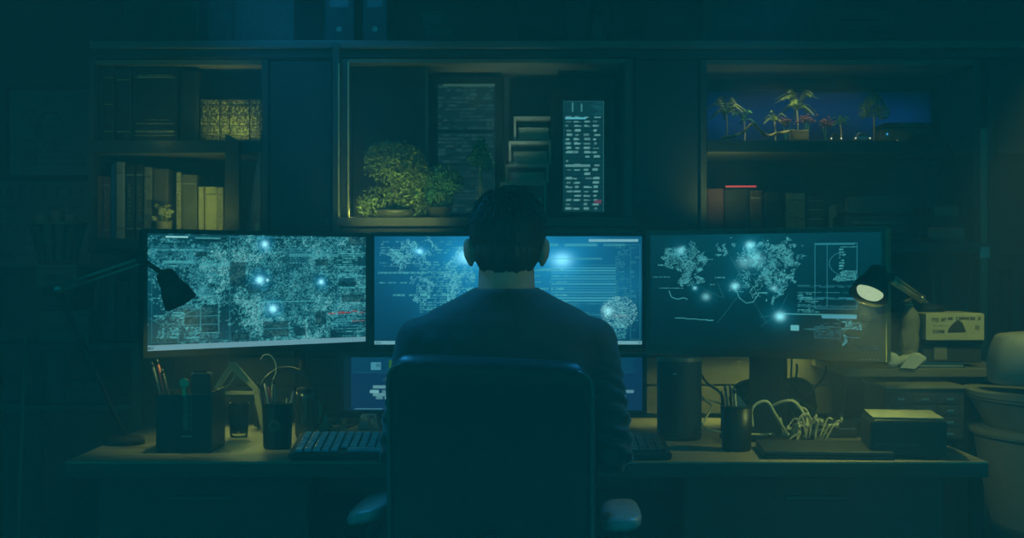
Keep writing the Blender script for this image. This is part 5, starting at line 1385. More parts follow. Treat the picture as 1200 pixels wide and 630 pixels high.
def glyphs(s, px, py, ph, pw, m, parent, seed):
    font = {'T': ['111', '010', '010', '010', '010'], 'E': ['111', '100', '110', '100', '111'], 'A': ['010', '101', '111', '101', '101'], 'C': ['111', '100', '100', '100', '111'], 'O': ['111', '101', '101', '101', '111'],
            'R': ['110', '101', '110', '101', '101'], 'S': ['111', '100', '111', '001', '111'], 'G': ['111', '100', '101', '101', '111'], 'I': ['010'] * 5, 'B': ['110', '101', '110', '101', '110'], 'V': ['101', '101', '101', '101', '010'], 'D': ['110', '101', '101', '101', '110'], 'N': ['101', '111', '111', '101', '101'], 'Z': ['111', '001', '010', '100', '111'], '#': ['111'] * 5, ' ': ['000'] * 5, '-': ['000', '000', '111', '000', '000']}
    b = MB()
    for i, ch in enumerate(s):
        g = font[ch]
        for r in range(5):
            for c in range(3):
                if g[r][c] == '1':
                    x0, z1_ = q(px + i * pw + c * pw * 0.27, py + r * ph / 5); x1, z0_ = q(px + i * pw + (c + 1) * pw * 0.27, py + (r + 1) * ph / 5)
                    b.box(x0, x1, -0.0008, 0.0004, z0_, z1_)
    b.build('lettering', m, parent)
glyphs('TTE AT', 1086, 372.5, 4.0, 2.9, ink, t, 1)
glyphs('AB CONVESO D', 1105, 371.2, 3.6, 3.25, ink, t, 2)
glyphs('- -- -', 1089, 380, 2.6, 2.6, ink, t, 3)
glyphs('CIEBOB', 1087.5, 386.5, 3.6, 2.35, ink, t, 4)
MB().box(q(1137, 0)[0], q(1142, 0)[0], -0.0008, 0.0004, q(0, 386)[1], q(0, 381)[1]).build('stamp', mat('faint_ink', (0.25, 0.24, 0.15), 0.8), t)
# paper bag, crumpled cloth
t = thing('paper_bag', 'tied greyish paper bag left of the printed carton', 'bag', (X(1068, 3.58), 3.60, RZ + 0.0116))
m = MB().ell((0, 0, 0.055), (0.027, 0.022, 0.056)).ell((0.004, 0, 0.10), (0.026, 0.02, 0.045)).tube([(0.003, 0, 0.13), (0.0, 0, 0.155), (-0.004, 0, 0.165)], [0.012, 0.008, 0.018], 10).ell((-0.002, 0, 0.02), (0.022, 0.024, 0.02))
put('bag', remeshed(m, 0.004, 4), mat('grey_bag', (0.24, 0.23, 0.17), 0.8, 0, 0.25, 40, 0.5), t, smooth=True)
MB().lathe([(0.0085, -0.002), (0.0115, -0.002), (0.0115, 0.002), (0.0085, 0.002)], (0.0, 0, 0.151), 18).build('tie', CABLE_W, t)
t = thing('crumpled_paper', 'crumpled pale paper at the foot of the tied bag', 'paper', (X(1060, 3.54), 3.535, RZ))
m = MB(); r0 = random.Random(9)
for q_ in range(16): m.ell((r0.uniform(-0.045, 0.045), r0.uniform(-0.008, 0.008), 0.016 + r0.uniform(-0.004, 0.016)), (0.018, 0.009, 0.012), 8, 6)
put('wad', remeshed(m, 0.004, 1), WHITE_PAPER, t)
MB().prism([(-0.02, 0.002), (0.02, 0.0), (0.05, 0.03), (0.01, 0.038)], -0.022, -0.019).build('torn_flap', WHITE_PAPER, t)
# things on the shelf behind (upright)
t = thing('wall_shelf', 'narrow board behind the printed carton, under right bookcase', 'shelf', (X(1095, 4.28), 4.30, Z(366, 4.28)))
MB().box(-0.18, 0.14, 0, 0.2, -0.02, 0).build('board', CAB_IN, t, 0.002)
for s in (-0.15, 0.11): MB().prism([(s, -0.021), (s + 0.015, -0.021), (s + 0.015, -0.1), (s, -0.06)], 0.05, 0.19).build('bracket', CAB, t)
d = 4.34; zz = Z(366, 4.28) + 0.0008
def upright(name, lab, cat, px0, px1, py, m, lean=0.0, dp=0.03):
    t = thing(name, lab, cat, (X(px0, d), d, zz), ry=lean)
    w = X(px1, d) - X(px0, d)
    MB().box(0, w, 0, dp, 0, Z(py, d) - zz).build('board', m, t, 0.002)
    MB().box(w * 0.1, w * 0.9, -0.0015, 0.001, 0.02, 0.03).build('edge_strip', mat('strip_grey', (0.12, 0.12, 0.1)), t)
upright('tall_card', 'slim pale card leaning behind the paper bag', 'card', 1093, 1098, 311, mat('dim_card', (0.16, 0.16, 0.14)), -0.06, 0.004)
upright('dark_folder', 'dark folder standing upright behind the printed carton, left one', 'folder', 1104, 1113, 318, mat('dull_blue', (0.06, 0.075, 0.085), 0.6))
upright('dark_folder', 'dark wide folder standing upright behind the printed carton, right one', 'folder', 1114, 1126, 313, mat('dull_grey', (0.055, 0.06, 0.06), 0.6))
upright('tilted_card', 'tilted greyish card near the metal post behind the carton', 'card', 1130, 1134, 308, mat('dim_card', (0.16, 0.16, 0.14)), 0.14, 0.004)
d = 4.4
for i, (a, b, top) in enumerate(((1160, 1172, 318), (1174, 1183, 322), (1186, 1198, 316))):
    book(('dark book nearest the metal post in the far right bay', 'thin dark book in the middle of the far right bay', 'dark book at the picture edge in the far right bay')[i], X(a, d), d, 0.9725, X(b, d) - X(a, d) - 0.001, Z(top, d) - 0.9725, 0.15, bkm('dusk%d' % i, (0.05, 0.055, 0.055)), 0, 'books in the far right bay', band=DARKP)

# ------------------------------------------------------------------ barrel armchair at far right
t = thing('tub_armchair', 'pale padded tub armchair at the far right edge', 'armchair', (1.47, 3.38, 0))
AC = mat('pale_leather', (0.30, 0.29, 0.25), 0.55, 0, 0.12, 20, 0.05)
AC2 = mat('pale_cover', (0.24, 0.235, 0.20), 0.6, 0, 0.12, 20, 0.05)
zt = Z(388, 3.3); zb = Z(455, 3.3)
cush = []
for i in range(11):
    f = i / 10
    z = zb + (zt - zb) * f
    e = math.sin(math.pi * min(max(f, 0.0), 1.0)) ** 0.3 if 0 < f < 1 else 0.62
    hw = 0.31 * (0.90 + 0.1 * e) * (1 - 0.06 * f); hd = 0.075 * e + 0.012
    ring = []
    for j in range(40):
        a = 2 * PI * j / 40; c, s = math.cos(a), math.sin(a)
        ring.append((hw * math.copysign(abs(c) ** 0.45, c), -0.04 + hd * math.copysign(abs(s) ** 0.6, s), z))
    cush.append(ring)
MB().rings(cush).build('backrest', AC, t, smooth=True, sub=1)
def tub(z0, z1, r0, r1): return [(0.0, z0), (r0 * 0.98, z0), (r0, z0 + 0.01), (r1, z1 - 0.012), (r1 + 0.012, z1 - 0.008), (r1 + 0.012, z1 + 0.004), (r1 - 0.01, z1 + 0.006), (0.0, z1 - 0.02)]
MB().lathe(tub(Z(505, 3.3), Z(462, 3.3), 0.29, 0.325), n=56).build('upper_tub', AC2, t, smooth=False)
MB().lathe(tub(Z(625, 3.3), Z(506, 3.3), 0.27, 0.315), n=56).build('lower_tub', AC2, t, smooth=False)
MB().lathe([(0.325, 0.0), (0.332, 0.006), (0.325, 0.012), (0.318, 0.006)], (0, 0, Z(471, 3.3)), 56).build('piping', AC, t, smooth=True)
MB().lathe([(0.318, 0.0), (0.325, 0.006), (0.318, 0.012), (0.311, 0.006)], (0, 0, Z(514, 3.3)), 56).build('piping', AC, t, smooth=True)
MB().lathe([(0.0, 0.0), (0.22, 0.0), (0.25, 0.2), (0.27, Z(625, 3.3) - 0.0005), (0.0, Z(625, 3.3) - 0.0005)], n=48).build('base', mat('tub_base', (0.05, 0.05, 0.05), 0.7), t)

# ------------------------------------------------------------------ left: poster, notes, table, clutter
t = thing('poster', 'faint framed sketch poster on the wall, left of bookcase', 'poster', (X(58, 4.66), 4.675, Z(155, 4.66)))
hw = 49 * 4.66 / F; hh = 50 * 4.66 / F
MB().box(-hw, hw, 0.004, 0.012, -hh, hh).build('sheet', mat('dim_poster', (0.22, 0.23, 0.23), 0.9, 0, 0.2, 14), t)
MB().box(-hw - 0.012, -hw, 0, 0.014, -hh - 0.012, hh + 0.012).box(hw, hw + 0.012, 0, 0.014, -hh - 0.012, hh + 0.012).box(-hw, hw, 0, 0.014, hh, hh + 0.012).box(-hw, hw, 0, 0.014, -hh - 0.012, -hh).build('frame', MATT_BLACK, t)
sk = mat('sketch_line', (0.075, 0.08, 0.08), 0.9)
m = MB()
for i in range(3):
    a0 = 0.5 * i
    m.tube([(0.0 + (0.035 + 0.01 * i) * math.cos(a), 0.002, 0.02 - 0.004 * i + (0.05 + 0.006 * i) * math.sin(a)) for a in [a0 + 2 * PI * j / 18 for j in range(16)]], 0.0016, 4)
for i in range(4): m.tube(curve([(-0.1, 0.002, 0.06 - i * 0.05), (-0.06, 0.002, 0.08 - i * 0.05), (-0.05, 0.002, 0.04 - i * 0.05)], 5), 0.0013, 4)
m.build('sketch_lines', sk, t)
m = MB(); r0 = random.Random(3)
for rw in range(3):
    x = -hw * 0.85
    while x < hw * 0.8:
        wd = r0.uniform(0.006, 0.014)
        m.box(x, x + 0.002, 0.002, 0.0045, -0.07 - rw * 0.022, -0.06 - rw * 0.022).box(x, x + wd, 0.002, 0.0045, -0.062 - rw * 0.022, -0.060 - rw * 0.022)
        x += wd + 0.006
m.build('lettering', sk, t)
t = thing('wall_chart', 'large dim sheet of scribbled notes pinned below the poster', 'notes', (X(45, 4.66), 4.685, Z(262, 4.66)))
hw = 58 * 4.66 / F; hh = 50 * 4.66 / F
MB().box(-hw, hw, 0.004, 0.009, -hh, hh).build('sheet', mat('dim_sheet2', (0.19, 0.2, 0.195), 0.9, 0, 0.2, 10), t)
for rw in range(6):
    x = -hw * 0.92; zc = hh * (0.62 - rw * 0.28); sz = (0.036, 0.014, 0.012, 0.02, 0.014, 0.014)[rw]
    m = MB().box(-hw * 0.92, hw * 0.9, 0.0025, 0.0045, zc - sz * 0.2, zc - sz * 0.16)
    while x < hw * 0.9:
        k_ = r0.randint(0, 3)
        m.box(x, x + sz * 0.14, 0.002, 0.0045, zc, zc + sz)
        if k_ != 1: m.box(x, x + sz * 0.5, 0.002, 0.0045, zc + sz * 0.86, zc + sz)
        if k_ != 2: m.box(x, x + sz * 0.45, 0.002, 0.0045, zc + sz * 0.45, zc + sz * 0.58)
        if k_ == 3: m.box(x + sz * 0.4, x + sz * 0.54, 0.002, 0.0045, zc, zc + sz)
        x += sz * r0.uniform(0.8, 1.3)
    m.build('lettering', sk, t)
for s in (-1, 1): MB().ell((s * hw * 0.95, 0.001, hh * 0.93), (0.006, 0.004, 0.006), 10, 6).build('pin', STEEL, t, smooth=True)

TZ2 = Z(402, 3.95)
t = thing('side_table', 'dark two-tier side table left of the desk, behind the lamp', 'table', (X(85, 3.95), 3.95, 0))
cx = X(85, 3.95)
x0 = X(-10, 3.95) - cx; x1 = X(168, 3.95) - cx
ST = mat('side_table_wood', (0.055, 0.055, 0.05), 0.6, 0, 0.2, 6, stretch=(1, 6, 6))
MB().box(x0, x1, -0.02, 0.36, TZ2 - 0.02, TZ2).build('table_top', ST, t, 0.002)
MB().box(x0 + 0.02, x1 - 0.02, 0, 0.34, Z(474, 3.95) - 0.016, Z(474, 3.95)).build('lower_shelf', ST, t, 0.002)
for xx in (x0, x1 - 0.03):
    for yy in (-0.02, 0.33): MB().box(xx, xx + 0.03, yy, yy + 0.03, 0, TZ2 - 0.0205).build('leg', ST, t, 0.002)
def lbox(lab, px0, px1, py0, zb_, d, m, lm=None, dep=0.2, grp=None):
    t = thing('carton', lab, 'box', (X((px0 + px1) / 2, d), d, zb_), 0, grp)
    hw = (px1 - px0) / 2 * d / F; h = Z(py0, d) - zb_
    MB().box(-hw, hw, 0, dep, 0, h - 0.014).build('carton_base', m, t, 0.002)
    MB().box(-hw - 0.002, hw + 0.002, -0.002, dep + 0.002, h - 0.0138, h - 0.0006).build('lid', m, t, 0.002)
    MB().box(-hw * 0.6, hw * 0.6, -0.0012, 0.0008, h * 0.3, h * 0.55).build('label_plate', lm or mat('murky_label2', (0.08, 0.08, 0.07), 0.8), t)
    return Z(py0, d)
c1 = mat('dim_carton', (0.13, 0.125, 0.10), 0.85, 0, 0.2, 14); c2 = mat('dim_carton_dark', (0.06, 0.06, 0.05), 0.85, 0, 0.2, 14); c3 = mat('dim_carton_pale', (0.16, 0.155, 0.12), 0.85, 0, 0.2, 14)
za = lbox('wide dim carton at the bottom of the left stack', 45, 104, 364, TZ2 + 0.0005, 3.98, c1)
zb_ = lbox('narrow dark carton in the middle of the left stack', 50, 86, 337, za, 4.0, c2)
zc_ = lbox('pale carton topping the left stack under the paper basket', 42, 90, 309, zb_, 3.99, c3)
t = thing('paper_basket', 'flared basket of upright papers on top of the left cartons', 'basket', (X(67, 4.07), 4.08, zc_))
bh = Z(262, 4.05) - zc_
m = MB()
for j in range(14):
    a0 = 2 * PI * j / 14; a1 = a0 + 2 * PI / 14 * 0.62
    r0_, r1_ = 0.055, 0.082
    pr = [(r0_ * math.cos(a0), r0_ * math.sin(a0), 0.004), (r0_ * math.cos(a1), r0_ * math.sin(a1), 0.004), (r1_ * math.cos(a1), r1_ * math.sin(a1), bh), (r1_ * math.cos(a0), r1_ * math.sin(a0), bh)]
    inn = [(x * 0.95, y * 0.95, z) for x, y, z in pr]
    m.add(pr + inn, [(0, 1, 2, 3), (7, 6, 5, 4), (0, 4, 5, 1), (1, 5, 6, 2), (2, 6, 7, 3), (3, 7, 4, 0)])
bsk = mat('basket_slat', (0.12, 0.115, 0.085), 0.7)
m.lathe([(0.0, 0), (0.057, 0), (0.057, 0.008), (0.0, 0.008)], n=28)
m.lathe([(0.076, bh - 0.004), (0.086, bh - 0.004), (0.087, bh + 0.006), (0.077, bh + 0.006)], n=28)
m.build('basket', bsk, t)
for j, (xx, tl, hh_) in enumerate(((-0.035, -0.12, 0.15), (-0.005, 0.03, 0.16), (0.025, 0.10, 0.145))):
    MB().box(-0.014, 0.014, -0.02, 0.02, 0.01, hh_, Matrix.Translation((xx, 0.0, 0)) @ Matrix.Rotation(tl, 4, 'Y')).build('rolled_papers', c3, t, 0.004)
# upright dark things between the cartons and left monitor
for i, (a, b, top, c, lab) in enumerate(((116, 124, 318, (0.05, 0.05, 0.045), 'slim dark binder right of the left cartons'), (125, 134, 312, (0.075, 0.072, 0.06), 'brownish binder next to the slim dark one on the side table'), (136, 151, 330, (0.045, 0.05, 0.05), 'short wide binder on the side table near left monitor'), (152, 163, 316, (0.06, 0.058, 0.05), 'binder on the side table closest to the left monitor'))):
    book(lab, X(a, 4.05), 4.05, TZ2 + 0.0005, X(b, 4.05) - X(a, 4.05) - 0.001, Z(top, 4.05) - TZ2, 0.2, bkm('binder%d' % i, c), 0, 'binders on the side table', band=DARKP, nb=2, name='binder', cat='binder')
zl = Z(474, 3.95) + 0.0005
t = thing('paper_roll', 'upright pale cardboard cylinder on the low tier of the side table', 'tube', (X(62, 4.0), 4.03, zl))
MB().lathe([(0.0, 0), (0.03, 0), (0.03, 0.16), (0.0, 0.16)], n=28).build('tube', c1, t)
MB().lathe([(0.0, 0.1603), (0.032, 0.1603), (0.032, 0.168), (0.0, 0.168)], n=28).build('lid', c2, t)
t = thing('stone_crate', 'low crate filled with pale stones behind the left lamp base', 'crate', (X(100, 3.98), 3.985, zl))
m = MB().box(-0.06, 0.06, 0, 0.006, 0, 0.05).box(-0.06, 0.06, 0.12, 0.126, 0, 0.05).box(-0.06, -0.054, 0.006, 0.12, 0, 0.05).box(0.054, 0.06, 0.006, 0.12, 0, 0.05).box(-0.054, 0.054, 0.006, 0.12, 0, 0.005)
m.build('crate', ST, t)
STN = mat('dim_stone', (0.15, 0.145, 0.11), 0.8, 0, 0.3, 12, 0.2)
for i in range(18):
    x, y = -0.035 + (i % 3) * 0.035, 0.03 + ((i // 3) % 3) * 0.03
    st = tag(MB().ell((0, 0, 0), (0.016, 0.0145, 0.0145), 10, 7).build('stone', STN, None, smooth=True), 'dim rounded stone in the low crate behind the left lamp base', 'stone', 'stones in the crate')
    st.location = (X(100, 3.98) + x, 3.985 + y, zl + 0.021 + (i // 9) * 0.031)
t = thing('wooden_pole', 'thin pale pole leaning at the far left edge', 'pole', (X(14, 3.6), 3.6, 0.0))
MB().tube([(0, 0, 0), (X(0, 3.6) - X(14, 3.6) - 0.04, 0.30, Z(395, 3.7))], 0.005, 10).build('shaft', mat('pole_wood', (0.2, 0.19, 0.13), 0.6), t, smooth=True)
MB().lathe([(0.0, -0.0), (0.008, 0.0), (0.007, 0.03), (0, 0.03)], (0, 0, 0)).build('ferrule', DARK_METAL, t, smooth=True)

# ------------------------------------------------------------------ office chair
t = thing('office_chair', 'black high-backed office chair carrying the seated person', 'chair', (-0.034, 2.93, 0), math.radians(-3))
LEA = mat('black_leather', (0.016, 0.018, 0.02), 0.45, 0, 0.2, 80, 0.05)
# back cushion: rounded slab lofted bottom to top, slightly curved
rings = []
zs_ = [0.50, 0.505, 0.53, 0.60, 0.70, 0.80, 0.88, 0.93, 0.95, 0.965, 0.976, 0.985, 0.992, 0.997, 1.000]
for z in zs_:
    f = (z - 0.5) / 0.5
    hw = 0.205 + 0.008 * math.sin(f * 3)
    if z > 0.93: hw = 0.210 - 0.055 * (1 - math.sqrt(max(0, 1 - ((z - 0.93) / 0.0702) ** 2)))
    if z < 0.53: hw -= 0.03 * (0.53 - z) / 0.03
    th = 0.034 + 0.012 * max(0, min(1, (z - 0.85) / 0.1))
    if z > 0.965: th = 0.046 * math.sqrt(max(0.02, 1 - ((z - 0.965) / 0.0352) ** 2))
    if z < 0.53: th *= 0.6 + 0.4 * (z - 0.5) / 0.03
    yb = -0.175 - 0.03 * f + 0.012 * math.sin(f * PI)
    ring = []
    for j in range(48):
        a = 2 * PI * j / 48; c, s = math.cos(a), math.sin(a)
        x = hw * math.copysign(abs(c) ** 0.35, c); y = th * math.copysign(abs(s) ** 0.7, s)
        ring.append((x, yb + y + 0.35 * x * x, z - 0.055 * (x + 0.2) * max(0, (z - 0.7) / 0.3) * 0.75 + 0.012 * max(0, (z - 0.7) / 0.3)))
    rings.append(ring)
bk = MB().rings(rings).build('backrest', LEA, t, smooth=True, sub=1)
pip = []
for j in range(49):
    q = j / 48
    if q < 0.35: x, z = -0.206, 0.56 + (0.93 - 0.56) * q / 0.35
    elif q > 0.65: x, z = 0.206, 0.56 + (0.93 - 0.56) * (1 - q) / 0.35
    else:
        a = PI - PI * (q - 0.35) / 0.30
        cx_, sx_ = math.cos(a), math.sin(a)
        x = 0.206 * math.copysign(abs(cx_) ** 0.4, cx_); z = 0.93 + 0.058 * abs(sx_) ** 0.5
    f = (z - 0.5) / 0.5
    pip.append((x * 0.992, -0.175 - 0.03 * f + 0.012 * math.sin(f * PI) - 0.026 + 0.35 * x * x, z - 0.055 * (x + 0.2) * max(0, (z - 0.7) / 0.3) * 0.75 + 0.012 * max(0, (z - 0.7) / 0.3)))
MB().tube(pip, 0.004, 8).build('piping', mat('piping_vinyl', (0.10, 0.11, 0.11), 0.3), bk, smooth=True)
se = []
for z, k_ in ((0.405, 0.86), (0.412, 0.95), (0.43, 1.0), (0.452, 1.0), (0.468, 0.96), (0.474, 0.86)):
    se.append([(0.245 * k_ * math.copysign(abs(math.cos(a)) ** 0.5, math.cos(a)), 0.06 + 0.24 * k_ * math.copysign(abs(math.sin(a)) ** 0.5, math.sin(a)), z) for a in [2 * PI * j / 40 for j in range(40)]])
MB().rings(se).build('seat', LEA, t, smooth=True, sub=1)
MB().tube(curve([(0, 0.0, 0.395), (0, -0.15, 0.40), (0, -0.235, 0.45), (0, -0.245, 0.56), (0, -0.235, 0.66)]), 0.018, 10).build('back_support', DARK_METAL, t, smooth=True)
MB().box(-0.11, 0.11, -0.05, 0.17, 0.375, 0.404).build('seat_plate', DARK_METAL, t, 0.004)
MB().lathe([(0.0, 0.09), (0.026, 0.09), (0.026, 0.24), (0.017, 0.242), (0.017, 0.3745), (0.0, 0.3745)], (0, 0.05, 0), 20).build('gas_column', DARK_METAL, t, smooth=False)
for i in range(5):
    a = 2 * PI * i / 5 + 0.3
    e = Vector((0.28 * math.cos(a), 0.05 + 0.28 * math.sin(a), 0.075))
    lg = MB().tube([Vector((0, 0.05, 0.105)), e], [0.022, 0.014], 10).build('leg', DARK_METAL, t, smooth=True)
    MB().lathe([(0.0, -0.014), (0.026, -0.014), (0.0285, -0.01), (0.0285, 0.01), (0.026, 0.014), (0.0, 0.014)], e + Vector((0, 0, -0.046)), 18, (-math.sin(a), math.cos(a), 0)).build('caster', BLACK_PLASTIC, lg)
    MB().tube([e + Vector((0, 0, 0)), e + Vector((0, 0, -0.02))], 0.006, 8).build('caster_stem', DARK_METAL, lg)
for s in (-1, 1):
    rise = 0.0 if s < 0 else -0.012
    AZ = 0.668 + rise
    pad = []
    for k_, (y, hw, hh_) in enumerate(((-0.135, 0.012, 0.006), (-0.128, 0.032, 0.014), (-0.10, 0.043, 0.019), (-0.03, 0.045, 0.02), (0.07, 0.042, 0.019), (0.13, 0.036, 0.015), (0.145, 0.014, 0.006))):
        pad.append([(s * 0.265 + hw * math.copysign(abs(math.cos(a)) ** 0.7, math.cos(a)), y + 0.0, AZ + hh_ * math.copysign(abs(math.sin(a)) ** 0.8, math.sin(a)) + (0.012 * (math.cos(a) * hw / 0.04) * (-s if s < 0 else 0.3)) ) for a in [2 * PI * j / 24 for j in range(24)]])
    am = MB().tube(curve([(s * 0.16, 0.03, 0.395), (s * 0.24, 0.03, 0.40), (s * 0.275, 0.02, 0.46), (s * 0.268, 0.0, 0.652 + rise)]), 0.015, 10).build('armrest_support', DARK_METAL, t, smooth=True)
    MB().rings(pad).build('armrest_pad', mat('armrest_vinyl', (0.30, 0.34, 0.36), 0.35), t, smooth=True, sub=1)

# ------------------------------------------------------------------ the seated person
PX = -0.012
pt = thing('person', 'person with short dark hair and black sweater, seated with back turned', 'person', (PX, 2.93, 0.0))
SKIN = mat('skin', (0.46, 0.31, 0.23), 0.55, 0, 0.08, 40)
SWE = mat('dark_sweater', (0.026, 0.032, 0.038), 0.75, 0, 0.18, 120, 0.12)
SWE.node_tree.nodes['Principled BSDF'].inputs['Sheen Weight'].default_value = 0.35
SWE.node_tree.nodes['Principled BSDF'].inputs['Sheen Roughness'].default_value = 0.35
TRO = mat('dark_trousers', (0.02, 0.022, 0.028), 0.8, 0, 0.15, 120, 0.1)
HAIR = mat('dark_hair', (0.016, 0.014, 0.013), 0.55, 0, 0.5, 60, 0.35, stretch=(1, 1, 0.12))
HC = Vector((0.0, 0.075, 1.247))     # centre of the skull, relative to the person's base
def person_body():
    m = MB()
    m.ell(HC, (0.074, 0.094, 0.098), 28, 18)
    m.ell(HC + Vector((0, 0.028, -0.055)), (0.060, 0.070, 0.072), 24, 14)      # face and jaw
    m.ell(HC + Vector((0, 0.045, -0.105)), (0.036, 0.045, 0.026), 18, 10)      # chin
    m.ell(HC + Vector((0, 0.0895, 0.012)), (0.045, 0.012, 0.012), 16, 8)       # brow ridge
    m.capsule(HC + Vector((0, 0.094, -0.002)), HC + Vector((0, 0.114, -0.038)), 0.007, 0.012, 12, 4)   # nose
    for s in (-1, 1):
        m.ell(HC + Vector((s * 0.031, 0.081, 0.0035)), (0.0155, 0.0125, 0.0065), 14, 8)   # eyelids
        m.ell(HC + Vector((s * 0.031, 0.079, -0.0185)), (0.0145, 0.0115, 0.0055), 14, 8)
        m.ell(HC + Vector((s * 0.010, 0.104, -0.040)), (0.007, 0.008, 0.006), 10, 6)
        m.ell(HC + Vector((s * 0.036, 0.068, -0.036)), (0.023, 0.022, 0.024), 14, 8)   # cheeks
        M = Matrix.Rotation(s * math.radians(-28), 3, 'Z') @ Matrix.Rotation(math.radians(-8), 3, 'X')
        c = HC + Vector((s * 0.080, -0.012, -0.030))
        m.ell(c, (0.009, 0.019, 0.031), 16, 12, M)                                      # ear
        m.ell(c + Vector((s * 0.006, -0.008, 0.006)), (0.0065, 0.016, 0.026), 14, 10, M)
        m.ell(c + Vector((-s * 0.002, 0.004, -0.026)), (0.006, 0.008, 0.009), 12, 8)
    m.ell(HC + Vector((0, 0.094, -0.064)), (0.024, 0.0125, 0.0058), 14, 8)       # lips
    m.ell(HC + Vector((0, 0.091, -0.0755)), (0.019, 0.0125, 0.0058), 14, 8)
    m.capsule((0, 0.03, 1.06), HC + Vector((0, -0.022, -0.055)), 0.066, 0.060, 24, 6)   # neck
    m.capsule((-0.11, 0.01, 1.055), (0.11, 0.01, 1.055), 0.055, 0.055, 18, 5)           # shoulders' core
    m.ell((0, 0.005, 0.92), (0.165, 0.10, 0.16), 28, 16)
    m.ell((0, 0.0, 0.72), (0.15, 0.095, 0.17), 28, 16)
    m.ell((0, 0.0, 0.585), (0.165, 0.105, 0.095), 28, 14)
    for s in (-1, 1):
        sh = Vector((s * 0.185, 0.01, 1.02)); el = Vector((s * 0.222, -0.055, 0.80)); wr = Vector((s * 0.185, 0.155, 0.815))
        m.capsule(sh, el, 0.050, 0.036, 16, 5); m.capsule(el, wr, 0.036, 0.026, 16, 5)
        hip = Vector((s * 0.09, 0.02, 0.555)); kn = Vector((s * 0.13, 0.42, 0.555)); an = Vector((s * 0.13, 0.45, 0.10))
        m.capsule(hip, kn, 0.075, 0.055, 16, 5); m.capsule(kn, an, 0.054, 0.036, 16, 5)
        m.capsule(an + Vector((0, 0, -0.055)), an + Vector((0, 0.15, -0.065)), 0.034, 0.026, 14, 4)
        # hand: palm, five fingers curled down to the keys, thumb from the side of the palm
        pl = wr + Vector((-s * 0.012, 0.055, 0.0))
        M = Matrix.Rotation(math.radians(-6), 3, 'X')
        m.ell(pl, (0.039, 0.050, 0.015), 20, 10, M)
        m.capsule(wr, pl, 0.024, 0.026, 14, 4)
        for i, (off, L) in enumerate(((-0.033, 0.082), (-0.0115, 0.092), (0.0115, 0.088), (0.033, 0.068))):
            b0 = pl + Vector((off * 0.9 * s * -1, 0.036, 0.004)); sp_ = off * 0.22 * -s
            p1 = b0 + Vector((sp_ * 0.5, L * 0.42, 0.010)); p2 = p1 + Vector((sp_ * 0.3, L * 0.30, -0.014)); p3 = p2 + Vector((0, L * 0.13, -0.020))
            m.capsule(b0, p1, 0.0092, 0.0085, 10, 3); m.capsule(p1, p2, 0.0085, 0.0078, 10, 3); m.capsule(p2, p3, 0.0078, 0.0070, 10, 3)
        tb = pl + Vector((-s * 0.030, -0.018, -0.002))
        t1 = tb + Vector((-s * 0.024, 0.026, -0.004)); t2 = t1 + Vector((-s * 0.008, 0.028, -0.008))
        m.capsule(tb, t1, 0.012, 0.0105, 10, 3); m.capsule(t1, t2, 0.010, 0.008, 10, 3)
    return remeshed(m, 0.0046, 5)
body = put('body', person_body(), SKIN, pt, smooth=True)
for s in (-1, 1):
    e = MB().ell(HC + Vector((s * 0.030, 0.0815, -0.008)), (0.0125, 0.0125, 0.0100), 18, 12).build('eye', mat('eye_white', (0.5, 0.5, 0.48), 0.2), pt, smooth=True)
    MB().ell(HC + Vector((s * 0.030, 0.0922, -0.008)), (0.0055, 0.0026, 0.0055), 14, 8).build('iris', mat('eye_iris', (0.05, 0.035, 0.02), 0.2), e, smooth=True)
    MB().tube(curve([HC + Vector((s * 0.014, 0.1025, 0.013)), HC + Vector((s * 0.03, 0.101, 0.018)), HC + Vector((s * 0.047, 0.092, 0.014))], 5), 0.0032, 6).build('eyebrow', HAIR, pt, smooth=True)

MB().tube(curve([HC + Vector((-0.024, 0.094, -0.069)), HC + Vector((-0.010, 0.1045, -0.0695)), HC + Vector((0.010, 0.1045, -0.0695)), HC + Vector((0.024, 0.094, -0.069))], 6), [0.001] + [0.0035] * 17 + [0.001], 8).build('mouth', mat('lip', (0.30, 0.12, 0.10), 0.5), pt, smooth=True)
# hair: cap over the skull, short at the nape
m = MB()
m.ell(HC + Vector((0.002, -0.004, 0.012)), (0.083, 0.103, 0.099), 36, 22)
m.ell(HC + Vector((0.0, -0.042, -0.035)), (0.071, 0.062, 0.055), 28, 16)
m.ell(HC + Vector((0.0, -0.050, -0.058)), (0.052, 0.045, 0.030), 24, 12)
m.ell(HC + Vector((-0.006, 0.048, 0.072)), (0.058, 0.048, 0.030), 20, 12)
hm = remeshed(m, 0.0045, 4)
bmh = bmesh.new(); bmh.from_mesh(hm)
kill = []
for f in bmh.faces:
    c = f.calc_center_median() - HC
    face_side = c.y > 0.055 - max(0, c.z - 0.02) * 0.2 and c.z < 0.042 and abs(c.x) < 0.09
    temple = c.y > 0.0 and c.z < -0.03
    ear = abs(c.x) > 0.045 and -0.032 < c.y < 0.03 and c.z < -0.006
    if face_side or temple or ear or c.z < -0.082: kill.append(f)
bmesh.ops.delete(bmh, geom=kill, context='FACES')
for v in bmh.verts:
    c = v.co - HC
    a = math.atan2(c.x, -c.y)
    n_ = math.sin(a * 34 + 5 * math.sin(c.z * 40)) * 0.0011 + math.sin(a * 71 + c.z * 60) * 0.0008 + math.sin(a * 13 + c.z * 25) * 0.0016
    v.co += c.normalized() * n_
bmh.to_mesh(hm); bmh.free()
hair = put('hair', hm, HAIR, pt, smooth=True)
r0 = random.Random(21)
tuft = MB()
